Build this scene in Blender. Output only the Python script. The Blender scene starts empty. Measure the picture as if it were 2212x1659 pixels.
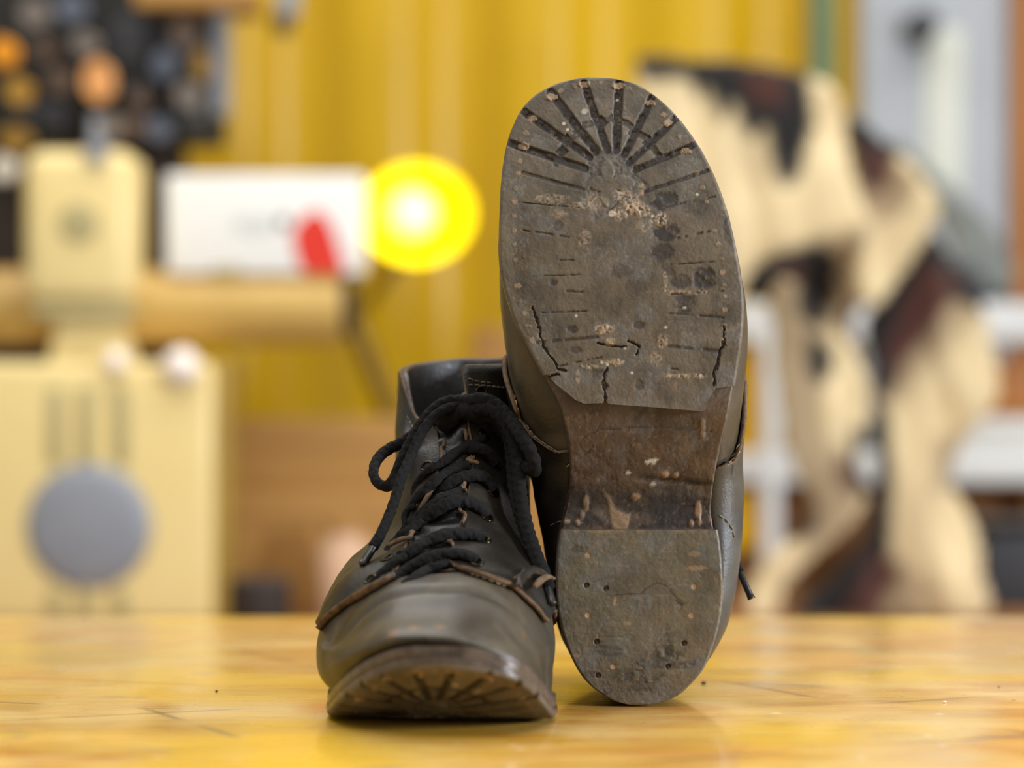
import bpy, bmesh, math, random
import numpy as np
from mathutils import Vector, Matrix
from mathutils.bvhtree import BVHTree

random.seed(7)
RNG = np.random.RandomState(11)
SC = bpy.context.scene
COL = SC.collection

# ------------------------------------------------------------------ camera
CAMZ, CAMD, FPX = 0.154, 1.41, 2212 * 50.0 / 17.3
cd = bpy.data.cameras.new('camera'); cam = bpy.data.objects.new('camera', cd); COL.objects.link(cam)
cd.lens = 50.0; cd.sensor_width = 17.3; cd.sensor_fit = 'HORIZONTAL'
cd.clip_start = 0.05; cd.clip_end = 60
cam.location = (0, -CAMD, CAMZ); cam.rotation_euler = (math.pi / 2, 0, 0)
cd.dof.use_dof = True; cd.dof.focus_distance = 1.425; cd.dof.aperture_fstop = 2.0; cd.dof.aperture_blades = 0
SC.camera = cam

# ------------------------------------------------------------------ light
SC.view_settings.view_transform = 'Standard'; SC.view_settings.look = 'None'
SC.view_settings.gamma = 1; SC.view_settings.exposure = 0.0
SC.view_settings.use_curve_mapping = False
w = bpy.data.worlds.new('world'); SC.world = w; w.use_nodes = True
w.node_tree.nodes['Background'].inputs[0].default_value = (1.0, 0.97, 0.92, 1)
w.node_tree.nodes['Background'].inputs[1].default_value = 0.47

def area(name, loc, target, size, power, color=(1, 1, 1)):
    l = bpy.data.lights.new(name, 'AREA'); l.shape = 'RECTANGLE'; l.size, l.size_y = size
    l.energy = power; l.color = color
    o = bpy.data.objects.new(name, l); COL.objects.link(o); o.location = loc
    o.rotation_euler = (Vector(target) - Vector(loc)).to_track_quat('-Z', 'Y').to_euler()
    return o
area('ceiling_tube_light', (-0.5, -1.0, 2.1), (-0.5, -1.0, 0), (2.4, 0.5), 31, (1, 0.97, 0.92))
area('ceiling_tube_light', (0.4, 1.2, 2.1), (0.4, 1.2, 0), (3.6, 2.2), 78, (1, 0.97, 0.92))
area('window_daylight', (1.95, -0.55, 0.50), (0, -0.05, 0.05), (0.34, 0.40), 66, (0.85, 0.92, 1.0))

# ------------------------------------------------------------------ helpers
def pix(u, v, d):
    return np.array([(u - 1106) / FPX * d, d - CAMD, CAMZ - (v - 829.5) / FPX * d])

def proj(P):
    P = np.asarray(P); d = P[..., 1] + CAMD
    return 1106 + P[..., 0] / d * FPX, 829.5 - (P[..., 2] - CAMZ) / d * FPX

def spl(xs, ys):
    xs = np.array(xs, float); ys = np.array(ys, float)
    h = np.diff(xs); dl = np.diff(ys) / h
    m = np.zeros_like(ys); m[0] = dl[0]; m[-1] = dl[-1]
    for i in range(1, len(xs) - 1):
        if dl[i - 1] * dl[i] > 0:
            w1 = 2 * h[i] + h[i - 1]; w2 = h[i] + 2 * h[i - 1]
            m[i] = (w1 + w2) / (w1 / dl[i - 1] + w2 / dl[i])
    def f(x):
        x = np.clip(x, xs[0], xs[-1]); i = np.clip(np.searchsorted(xs, x, side='right') - 1, 0, len(xs) - 2)
        t = (x - xs[i]) / h[i]; t2 = t * t; t3 = t2 * t
        return (2*t3-3*t2+1)*ys[i] + (t3-2*t2+t)*h[i]*m[i] + (-2*t3+3*t2)*ys[i+1] + (t3-t2)*h[i]*m[i+1]
    return f

def sstep(a, b, x):
    t = np.clip((x - a) / (b - a), 0, 1); return t * t * (3 - 2 * t)

_T = RNG.rand(32, 32, 32)
def vnoise(P, scale, oct=3):
    """value noise in about -1..1 at points P (...,3)"""
    P = np.asarray(P, float) * scale; out = 0; amp = 1; tot = 0
    for _ in range(oct):
        i = np.floor(P).astype(int); f = P - i; f = f * f * (3 - 2 * f); i &= 31; j = (i + 1) & 31
        x0, y0, z0 = i[..., 0], i[..., 1], i[..., 2]; x1, y1, z1 = j[..., 0], j[..., 1], j[..., 2]
        fx, fy, fz = f[..., 0], f[..., 1], f[..., 2]
        c = ((_T[x0, y0, z0]*(1-fx)+_T[x1, y0, z0]*fx)*(1-fy) + (_T[x0, y1, z0]*(1-fx)+_T[x1, y1, z0]*fx)*fy)*(1-fz) \
          + ((_T[x0, y0, z1]*(1-fx)+_T[x1, y0, z1]*fx)*(1-fy) + (_T[x0, y1, z1]*(1-fx)+_T[x1, y1, z1]*fx)*fy)*fz
        out = out + amp * (c * 2 - 1); tot += amp; amp *= 0.5; P = P * 2.03 + 7.1
    return out / tot

def seg_dist(X, Y, pts, closed=False):
    """distance of points to a polyline, and side-free"""
    pts = np.asarray(pts, float)
    if closed: pts = np.vstack([pts, pts[:1]])
    D = np.full(X.shape, 1e9)
    for a, b in zip(pts[:-1], pts[1:]):
        ab = b - a; L = ab @ ab + 1e-12
        t = np.clip(((X - a[0]) * ab[0] + (Y - a[1]) * ab[1]) / L, 0, 1)
        D = np.minimum(D, (X - a[0] - t * ab[0])**2 + (Y - a[1] - t * ab[1])**2)
    return np.sqrt(D)

def inside(U, V, poly):
    r = np.zeros(U.shape, bool); n = len(poly)
    for i in range(n):
        x0, y0 = poly[i]; x1, y1 = poly[(i+1) % n]
        c_ = ((y0 > V) != (y1 > V)) & (U < (x1-x0)*(V-y0)/((y1-y0) + 1e-9) + x0); r ^= c_
    return r
def softin(U, V, poly, s=14):
    d = seg_dist(U, V, poly, True); return sstep(-s, s, np.where(inside(U, V, poly), d, -d))
def dense(pts, n=200, closed=False):
    """resample a polyline smoothly (Catmull-Rom) to n points"""
    p = np.asarray(pts, float)
    q = np.vstack([p[-1:], p, p[:2]]) if closed else np.vstack([2 * p[0] - p[1], p, 2 * p[-1] - p[-2]])
    out = []
    for i in range(1, len(q) - 2):
        t = np.linspace(0, 1, 16, endpoint=False)[:, None]
        a, b, c, d = q[i-1], q[i], q[i+1], q[i+2]
        out.append(0.5 * (2*b + (c-a)*t + (2*a-5*b+4*c-d)*t**2 + (3*b-a-3*c+d)*t**3))
    if not closed: out.append(p[-1:])
    o = np.vstack(out)
    if closed: o = np.vstack([o, o[:1]])
    s = np.concatenate([[0], np.cumsum(np.linalg.norm(np.diff(o, axis=0), axis=1))])
    k = np.linspace(0, s[-1], n + 1 if closed else n)
    r = np.stack([np.interp(k, s, o[:, i]) for i in range(o.shape[1])], 1)
    return r[:-1] if closed else r

def mesh_obj(name, V, F, mats, parent=None, smooth=True, midx=None, attrs=None, flip=False, auto=None):
    V = np.asarray(V, float).reshape(-1, 3)
    if parent is not None: V = V - np.array(parent['_o'] if '_o' in parent else parent.location)
    me = bpy.data.meshes.new(name)
    F = [tuple(f[::-1]) if flip else tuple(f) for f in (F.tolist() if isinstance(F, np.ndarray) else F)]
    me.from_pydata(V.tolist(), [], F)
    if not isinstance(mats, (list, tuple)): mats = [mats]
    for m in mats: me.materials.append(m)
    if midx is not None: me.polygons.foreach_set('material_index', np.asarray(midx, dtype=np.int32))
    me.polygons.foreach_set('use_smooth', np.full(len(me.polygons), bool(smooth)))
    for k, a in (attrs or {}).items():
        at = me.attributes.new(k, 'FLOAT', 'POINT'); at.data.foreach_set('value', np.asarray(a, dtype=np.float32).ravel())
    me.update()
    if auto: me.set_sharp_from_angle(angle=math.radians(auto))
    o = bpy.data.objects.new(name, me); COL.objects.link(o)
    if parent is not None: o.parent = parent
    return o

def grid_faces(nr, nc, off=0, close=False):
    i = np.arange(nr - 1)[:, None]; j = np.arange(nc if close else nc - 1)[None]; k = (j + 1) % nc
    return np.stack([off + i*nc + j, off + i*nc + k, off + (i+1)*nc + k, off + (i+1)*nc + j], -1).reshape(-1, 4)

def thing(name, label, cat, loc=(0, 0, 0), group=None):
    o = bpy.data.objects.new(name, None); COL.objects.link(o); o.location = loc
    o.empty_display_size = 0.02
    return tag(o, label, cat, group)

def tag(o, label=None, cat=None, group=None, kind=None):
    if label: o['label'] = label
    if cat: o['category'] = cat
    if group: o['group'] = group
    if kind: o['kind'] = kind
    return o

class MB:
    """collects simple shapes into one mesh"""
    def __init__(s): s.V = []; s.F = []; s.n = 0
    def add(s, V, F):
        V = np.asarray(V, float).reshape(-1, 3); s.V.append(V)
        s.F += [tuple(int(i) + s.n for i in f) for f in F]; s.n += len(V); return s
    def box(s, lo, hi, r=0.0):
        bm = bmesh.new(); bmesh.ops.create_cube(bm, size=1)
        lo = np.array(lo, float); hi = np.array(hi, float)
        for v in bm.verts: v.co = Vector((lo + hi) / 2 + np.array(v.co) * (hi - lo))
        if r > 0: bmesh.ops.bevel(bm, geom=bm.edges[:], offset=r, segments=3, profile=0.5, affect='EDGES')
        return s.bm(bm)
    def bm(s, bm):
        bm.verts.index_update(); s.add([tuple(v.co) for v in bm.verts], [[v.index for v in f.verts] for f in bm.faces]); bm.free(); return s
    def cyl(s, a, b, r0, r1=None, n=32, cap=0.0, r=0.0):
        """lathe between a and b, optional rounded rims of radius r"""
        r1 = r0 if r1 is None else r1; L = np.linalg.norm(np.array(b, float) - np.array(a, float))
        pr = [(0, 0)]
        if r > 0:
            pr += [(r0 - r + r*math.sin(t), r - r*math.cos(t)) for t in np.linspace(0, math.pi/2, 5)]
            pr += [(r1 - r + r*math.cos(t), L - r + r*math.sin(t)) for t in np.linspace(0, math.pi/2, 5)]
        else: pr += [(r0, 0), (r1, L)]
        pr += [(0, L)]
        return s.lathe(a, b, pr, n)
    def lathe(s, a, b, prof, n=32):
        a = np.array(a, float); z = np.array(b, float) - a; z /= np.linalg.norm(z)
        x = np.cross(z, [0.3, 0.2, 0.9] if abs(z[2]) < .9 else [1, 0, 0]); x /= np.linalg.norm(x); y = np.cross(z, x)
        th = np.linspace(0, 2*math.pi, n, endpoint=False)
        V = [a + z*h + r*(np.cos(th)[:, None]*x + np.sin(th)[:, None]*y) for r, h in prof]
        return s.add(np.concatenate(V), grid_faces(len(prof), n, close=True))
    def tube(s, pts, r, n=12, cap=True):
        V, F = tube_mesh(pts, r, n, cap=cap); return s.add(V, F)
    def build(s, name, mats, parent=None, smooth=True, auto=35, **k):
        return mesh_obj(name, np.concatenate(s.V), s.F, mats, parent, smooth, auto=auto, **k)

def tube_mesh(pts, r, n=12, cap=True, flat=1.0, nrm=None, mod=None):
    pts = np.asarray(pts, float); m = len(pts)
    T = np.gradient(pts, axis=0); T /= np.linalg.norm(T, axis=1)[:, None] + 1e-12
    if nrm is None:
        N = np.zeros_like(T); v = np.cross(T[0], [0.1, 0.2, 1.0])
        for i in range(m):
            v = v - T[i] * (v @ T[i]); v /= np.linalg.norm(v) + 1e-12; N[i] = v
    else:
        N = np.asarray(nrm, float); N = N - T * (N * T).sum(1)[:, None]; N /= np.linalg.norm(N, axis=1)[:, None] + 1e-12
    B = np.cross(T, N)
    th = np.linspace(0, 2*math.pi, n, endpoint=False)
    R = np.broadcast_to(np.asarray(r, float), (m,))[:, None] * np.ones((1, n))
    if mod is not None:
        L = np.concatenate([[0], np.cumsum(np.linalg.norm(np.diff(pts, axis=0), axis=1))])[:, None]
        R = R * mod(L, th[None])
    V = pts[:, None] + (R * flat * np.cos(th))[..., None] * N[:, None] + (R * np.sin(th))[..., None] * B[:, None]
    V = V.reshape(-1, 3); F = grid_faces(m, n, close=True).tolist()
    if cap: F += [tuple(range(n))[::-1], tuple(range((m-1)*n, m*n))]
    return V, F

# ------------------------------------------------------------------ materials
def lin(c):
    return tuple(((x/255.0)/12.92 if x/255.0 <= 0.04045 else ((x/255.0+0.055)/1.055)**2.4) for x in c)

def pmat(name, c1, c2=None, scale=8, rough=0.5, rough2=None, bump=0.0, bscale=60, metal=0, coat=0, coatr=0.1,
         stretch=(1, 1, 1), detail=6, attrs=(), bdetail=4, c3=None, scale3=3, lo=0.35, hi=0.65, spec=0.5, sheen=0, emis=None, bdist=0.002):
    """noise-mixed principled material; c1/c2/c3 are 0-255 colours"""
    m = bpy.data.materials.new(name); m.use_nodes = True; nt = m.node_tree; N = nt.nodes; L = nt.links
    b = N['Principled BSDF']; tc = N.new('ShaderNodeTexCoord'); mp = N.new('ShaderNodeMapping')
    mp.inputs['Scale'].default_value = stretch; L.new(tc.outputs['Object'], mp.inputs['Vector'])
    def noise(sc, det=6, dist=0.0):
        n = N.new('ShaderNodeTexNoise'); n.inputs['Scale'].default_value = sc; n.inputs['Detail'].default_value = det
        n.inputs['Distortion'].default_value = dist; L.new(mp.outputs[0], n.inputs['Vector']); return n.outputs['Fac']
    def ramp(src, a, bb):
        r = N.new('ShaderNodeMapRange'); r.inputs['From Min'].default_value = a; r.inputs['From Max'].default_value = bb
        L.new(src, r.inputs['Value']); return r.outputs['Result']
    def mix(fac, A, B):
        x = N.new('ShaderNodeMix'); x.data_type = 'RGBA'
        if isinstance(fac, float): x.inputs[0].default_value = fac
        else: L.new(fac, x.inputs[0])
        for s, v in ((6, A), (7, B)):
            if isinstance(v, tuple): x.inputs[s].default_value = (*v, 1)
            else: L.new(v, x.inputs[s])
        return x.outputs[2]
    col = lin(c1)
    f0 = noise(scale, detail)
    if c2: col = mix(ramp(f0, lo, hi), lin(c1), lin(c2))
    if c3: col = mix(ramp(noise(scale3, detail, 0.3), 0.5, 0.72), col, lin(c3))
    rsock = None
    for a in attrs:      # (attribute, colour, optional roughness)
        at = N.new('ShaderNodeAttribute'); at.attribute_name = a[0]
        col = mix(at.outputs['Fac'], col, lin(a[1]))
        if len(a) > 2:
            rm = N.new('ShaderNodeMix'); rm.data_type = 'FLOAT'; L.new(at.outputs['Fac'], rm.inputs[0])
            if rsock is None: rm.inputs[2].default_value = rough
            else: L.new(rsock, rm.inputs[2])
            rm.inputs[3].default_value = a[2]; rsock = rm.outputs[0]
    if isinstance(col, tuple): b.inputs['Base Color'].default_value = (*col, 1)
    else: L.new(col, b.inputs['Base Color'])
    if rsock is not None: L.new(rsock, b.inputs['Roughness'])
    elif rough2 is not None:
        r = N.new('ShaderNodeMapRange'); r.inputs['From Min'].default_value = 0.35; r.inputs['From Max'].default_value = 0.65
        r.inputs['To Min'].default_value = rough; r.inputs['To Max'].default_value = rough2
        L.new(noise(scale * 1.7, 4), r.inputs['Value']); L.new(r.outputs[0], b.inputs['Roughness'])
    else: b.inputs['Roughness'].default_value = rough
    b.inputs['Metallic'].default_value = metal; b.inputs['Coat Weight'].default_value = coat
    b.inputs['Coat Roughness'].default_value = coatr; b.inputs['Specular IOR Level'].default_value = spec
    b.inputs['Sheen Weight'].default_value = sheen
    if emis: b.inputs['Emission Color'].default_value = (*lin(emis[0]), 1); b.inputs['Emission Strength'].default_value = emis[1]
    if bump > 0:
        bp = N.new('ShaderNodeBump'); bp.inputs['Strength'].default_value = bump; bp.inputs['Distance'].default_value = bdist
        L.new(noise(bscale, bdetail), bp.inputs['Height']); L.new(bp.outputs[0], b.inputs['Normal'])
    return m

M = {}
M['vamp'] = pmat('dusty_leather', (68, 60, 47), (48, 42, 33), 28, rough=0.36, rough2=0.46, bump=0.25, bscale=500, c3=(80, 71, 56), scale3=45, spec=0.38,
                 attrs=(('scuff', (112, 78, 40)),), bdist=0.0006)
M['leather'] = pmat('dark_leather', (33, 28, 21), (22, 19, 15), 30, rough=0.38, rough2=0.5, bump=0.3, bscale=700, c3=(44, 38, 28), scale3=50, bdist=0.0006, spec=0.32)
M['lit_quarter'] = pmat('lit_grey_leather', (64, 63, 61), (48, 47, 45), 30, rough=0.38, rough2=0.5, bump=0.3, bscale=700, bdist=0.0006, c3=(76, 75, 73), scale3=40)  # lighter grey copy of the dark leather, side light put into its colour
M['shine'] = pmat('black_polished_leather', (24, 23, 23), (16, 16, 16), 40, rough=0.3, rough2=0.45, bump=0.5, bscale=900, bdist=0.0006)
M['raw_edge'] = pmat('raw_leather_edge', (104, 78, 50), (66, 48, 32), 300, rough=0.8, bump=0.6, bscale=1200, bdist=0.0006)
M['lining'] = pmat('lining_leather', (22, 20, 20), (34, 31, 31), 60, rough=0.4, bump=0.2, bscale=400)
M['lace'] = pmat('woven_lace', (22, 20, 19), (13, 12, 12), 600, rough=0.9, bump=0.7, bscale=1800, spec=0.2, bdist=0.0005)
M['lace_tip'] = pmat('lace_tip', (20, 20, 20), rough=0.3)
M['thread'] = pmat('thread', (150, 130, 98), (95, 80, 60), 500, rough=0.8)
M['eyelet'] = pmat('eyelet_metal', (30, 28, 26), (60, 48, 30), 200, rough=0.18, metal=0.9)
M['rubber'] = pmat('worn_rubber', (88, 77, 60), (66, 57, 44), 90, rough=0.62, rough2=0.8, bump=0.35, bscale=900, c3=(99, 88, 71), scale3=25, bdist=0.0006,
                   attrs=(('warm', (100, 84, 68)), ('cool', (92, 89, 84)), ('groove', (38, 27, 19)), ('dark', (42, 35, 29)), ('grit', (146, 120, 91)), ('pale', (196, 180, 158), 0.4)))
M['shank'] = pmat('sole_leather', (84, 64, 48), (58, 42, 31), 50, rough=0.55, rough2=0.75, bump=0.4, bscale=500, c3=(104, 88, 70), scale3=22, bdist=0.0008,
                  attrs=(('cool', (84, 80, 78)), ('groove', (44, 30, 22)), ('dark', (36, 27, 22), 0.5), ('grit', (150, 118, 86)), ('pale', (190, 184, 174), 0.4)))
M['heel'] = pmat('heel_rubber', (90, 82, 64), (70, 63, 50), 70, rough=0.5, rough2=0.72, bump=0.3, bscale=800, c3=(106, 98, 84), scale3=20, bdist=0.0006,
                 attrs=(('warm', (100, 82, 60)), ('cool', (84, 84, 82)), ('groove', (62, 42, 28)), ('dark', (48, 44, 38)), ('grit', (152, 120, 84)), ('pale', (190, 184, 172), 0.4)))
M['edge'] = pmat('sole_edge', (88, 77, 70), (64, 55, 50), 120, rough=0.22, rough2=0.4, bump=0.3, bscale=500, bdist=0.0006)
# ------------------------------------------------------------------ boot geometry
# boot frame: x across (inner side negative), y heel -> toe, z up from the ground
def spring(y, H):
    return H * np.clip((y - 0.222) / 0.078, 0, 1.2) ** 1.45

def px2boot(p, H=0.018, dz=0.0):
    p = np.asarray(p, float); y = CAMZ + (829.5 - p[:, 1]) / FPX * 1.41
    for _ in range(4):
        d = 1.41 + spring(y, H) + dz
        y = CAMZ + (829.5 - p[:, 1]) / FPX * d
    return np.stack([(p[:, 0] - 1106) / FPX * d - 0.060, y], 1)

def boot2px(x, y, H=0.018):
    d = 1.41 + spring(y, H)
    return 1106 + (x + 0.060) / d * FPX, 829.5 - (y - CAMZ) / d * FPX

SOLE_L = [(1300,170),(1250,172.5),(1205,184),(1160,206),(1128,238),(1106,280),(1092,330),(1083,390),(1079,460),(1078,540),(1081,590),(1091,635),(1114,705),(1143,760),(1174,818),(1202,868),(1215,905),(1224,950),(1229,1000),(1229,1040),(1224,1090),(1214,1140),(1205,1185),(1201,1230),(1201,1280),(1207,1335),(1220,1385),(1243,1440),(1275,1483),(1320,1515),(1355,1526),(1385,1529)]
SOLE_R = [(1300,170),(1345,176),(1385,190),(1425,217),(1465,256),(1500,303),(1530,354),(1553,405),(1572,460),(1588,525),(1600,590),(1607,640),(1607,690),(1603,740),(1594,800),(1586,850),(1577,900),(1565,955),(1556,1005),(1549,1060),(1546,1110),(1550,1140),(1557,1190),(1561,1240),(1562,1290),(1556,1340),(1544,1390),(1522,1445),(1490,1485),(1457,1511),(1420,1524),(1385,1529)]
UP_L = [(1302,180),(1250,183),(1205,193),(1160,214),(1128,245),(1106,285),(1092,333),(1083,392),(1079,460),(1075,540),(1076,628),(1085,709),(1098,790),(1111,858),(1128,920),(1146,980),(1158,1040),(1166,1100),(1178,1160),(1192,1230),(1199,1290),(1207,1340),(1222,1390),(1248,1440),(1280,1480),(1322,1507),(1355,1516),(1385,1518)]
UP_R = [(1302,180),(1345,186),(1385,200),(1425,226),(1465,263),(1500,308),(1530,358),(1553,408),(1574,460),(1592,525),(1606,590),(1615,640),(1620,700),(1619,760),(1613,820),(1606,880),(1601,940),(1600,1000),(1604,1060),(1603,1120),(1600,1180),(1593,1245),(1582,1312),(1566,1370),(1540,1425),(1505,1470),(1465,1500),(1425,1513),(1385,1518)]
SL, SR = dense(px2boot(SOLE_L), 300), dense(px2boot(SOLE_R), 300)
UL, UR = dense(px2boot(UP_L, dz=0.03), 300), dense(px2boot(UP_R, dz=0.03), 300)
def side(tab):
    o = np.argsort(tab[:, 1]); ys, xs = tab[o, 1], tab[o, 0]
    y0, y1 = ys[0], ys[-1]
    # resample on t=(1-cos)/2 so the round ends stay round
    th = np.linspace(0, math.pi, 400); t = (1 - np.cos(th)) / 2
    X = np.interp(y0 + (y1 - y0) * t, ys, xs)
    return lambda yn: np.interp(np.arccos(np.clip(1 - 2 * np.clip(yn, 0, 1), -1, 1)), th, X)
sideSL, sideSR, sideUL, sideUR = side(SL), side(SR), side(UL), side(UR)
SY0, SY1 = SL[:, 1].min(), SL[:, 1].max()
UY0, UY1 = UL[:, 1].min(), UL[:, 1].max()
POLY = np.vstack([SL, SR[::-1]])

def shank_z(y):
    return 0.005 + 0.019 * (1 - sstep(0.082, 0.150, y))
def mid_top(y, H):
    return shank_z(y) + 0.0055 + spring(y, H)

class Boot:
    """maps the boot frame to the room; standing (toe to the camera) or upright on its heel (sole to the camera)"""
    def __init__(s, H, upright, org, yaw=0.0, sx=1.0):
        s.sx = sx; s.H, s.upright, s.org, s.yaw = H, upright, np.array(org, float), yaw
    def W(s, P):
        P = np.asarray(P, float)
        if s.upright: Q = np.stack([P[..., 0], P[..., 2], P[..., 1]], -1)
        else:
            c, n = math.cos(s.yaw), math.sin(s.yaw)
            X = P[..., 0] * s.sx; Q = np.stack([-X * c + (P[..., 1] - 0.15) * n, -P[..., 1] * c - X * n, P[..., 2]], -1)
        return Q + s.org
    @property
    def flip(s): return s.upright

def stack_sole(bt, name, y0f, y1f, zb, ztop, nr, nc, mats, parent, inset=0.0, edge_r=0.0015, attrf=None, dispf=None, tipround=True, wall_attr=True):
    """a sole layer between bottom zb(x,y) and top ztop(x,y) following the traced outline"""
    u = np.linspace(0, 1, nc); u = 0.5 - 0.5 * np.cos(u * math.pi) * (0.35 + 0.65 * 1) if False else u + 0.04 * np.sin(2 * math.pi * u) * -1
    w = np.linspace(0, 1, nr)
    g = w
    if y1f is None: g = np.sin(w * math.pi / 2) ** 0.9 * 0.45 + w * 0.55; y1 = SY1
    else: y1 = y1f
    if y0f is None: y0 = np.full(nc, SY0); g = 1 - ((np.cos(w * math.pi / 2)) * 0.45 + (1 - w) * 0.55)
    else: y0 = np.asarray([y0f(a) for a in u]) if callable(y0f) else np.full(nc, y0f)
    Y = y0[None] + (y1 - y0[None]) * g[:, None]
    yn = (Y - SY0) / (SY1 - SY0)
    XL, XR = sideSL(yn), sideSR(yn)
    X = XL + (XR - XL) * u[None]
    if inset:
        cx = (XL + XR) / 2; hw = np.maximum(np.abs(XR - XL) / 2, 1e-6); X = cx + (X - cx) * np.clip(1 - inset / np.maximum(hw, inset * 2), 0, 1)
        Y = Y - inset * sstep(SY1 - 0.02, SY1, Y) + inset * sstep(SY0 + 0.02, SY0, Y)
    d = seg_dist(X[::2, ::2], Y[::2, ::2], POLY[::3], True) if False else None
    hw = np.minimum(u, 1 - u)[None] * (XR - XL)
    dt = np.full_like(Y, 1.0)
    if y1f is None: dt = np.minimum(dt, (SY1 - Y) * 1.0)
    if y0f is None: dt = np.minimum(dt, (Y - SY0))
    dd = np.minimum(hw, dt); e = np.clip(1 - dd / edge_r, 0, 1)
    Z = zb(X, Y) + edge_r * (1 - np.sqrt(np.clip(1 - e * e, 0, 1)))
    A = {}
    if attrf is not None:
        A, dz = attrf(X, Y); Z = Z + dz
    P = np.stack([X, Y, Z], -1)
    n = nr * nc
    loop = np.concatenate([np.arange(nc), np.arange(1, nr) * nc + nc - 1, (nr - 1) * nc + np.arange(nc - 2, -1, -1), np.arange(nr - 2, 0, -1) * nc])
    m = len(loop); top = np.stack([X, Y, np.maximum(ztop(X, Y), Z + 0.0003)], -1).reshape(-1, 3); bot = P.reshape(-1, 3)
    mid = (top[loop] + bot[loop]) / 2; cen = mid.mean(0); dv = mid - cen; dv[:, 2] = 0; dv /= np.linalg.norm(dv, axis=1)[:, None] + 1e-9
    mid = mid + dv * 0.0005 * (0.5 + vnoise(mid, 90, 2)[:, None])
    V = np.concatenate([bot, top, mid]); i = np.arange(m); j = np.roll(i, -1); l2 = np.roll(loop, -1)
    nb = (nr - 1) * (nc - 1)
    F = np.concatenate([grid_faces(nr, nc)[:, ::-1], grid_faces(nr, nc, n), np.stack([loop, l2, j + 2*n, i + 2*n], 1), np.stack([i + 2*n, j + 2*n, l2 + n, loop + n], 1)])
    midx = np.zeros(len(F), int); midx[nb:] = min(1, len(mats) - 1)
    A = {a: np.concatenate([v.ravel(), np.zeros(len(V) - n)]) for a, v in A.items()}
    o = mesh_obj(name, bt.W(V), F, mats, parent, True, midx, A, flip=bt.flip, auto=50)
    return o

# ---- marks on the tread, measured on the sole (pixel units of the sole facing us)
FAN = [((1261,183),(1312,329),9),((1337,185),(1331,329),10),((1408,215),(1349,337),9),((1459,260),(1358,356),9),((1502,315),(1372,370),8),
       ((1529,372),(1391,418),5),((1187,200),(1288,331),10),((1133,245),(1274,343),9),((1099,311),(1265,368),9),((1128,376),(1261,413),4)]
RING = [(1201,356),(1213,328),(1222,308),(1236,300),(1250,286),(1262,274),(1278,270),(1296,264),(1312,262),(1322,256),(1334,265),(1352,268),(1368,280),(1375,292),(1392,298),(1402,313),(1416,330),(1425,345)]
KNOTS = [(1213,330,15),(1224,306,15),(1250,286,16),(1298,268,17),(1333,263,16),(1371,290,17),(1402,311,17),(1424,342,12)]
THIN = [((1130,500),(1250,519),2.2),((1171,678),(1266,676),2),((1160,744),(1290,731),4),((1429,750),(1554,762),4),((1440,679),(1562,690),2.5),
        ((1434,640),(1562,632),2.2),((1223,632),(1258,634),2.5),((1435,524),(1531,503),3.2),((1440,450),(1545,428),3),((1150,600),(1262,596),1.6),
        ((1208,794),(1300,775),2),((1425,795),(1520,812),2),((1120,440),(1250,452),1.6),((1450,575),(1550,568),2),((1128,560),(1240,566),1.4)]
CRACK = [[(1150,665),(1163,700),(1176,752),(1190,775),(1204,800),(1222,804)],[(1176,823),(1192,815),(1207,812)],[(1564,708),(1562,750),(1553,775),(1546,800),(1543,835)],
         [(1307,800),(1308,830),(1307,868)],[(1360,740),(1382,752),(1372,768)],[(1290,744),(1330,752),(1352,752)]]
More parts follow.
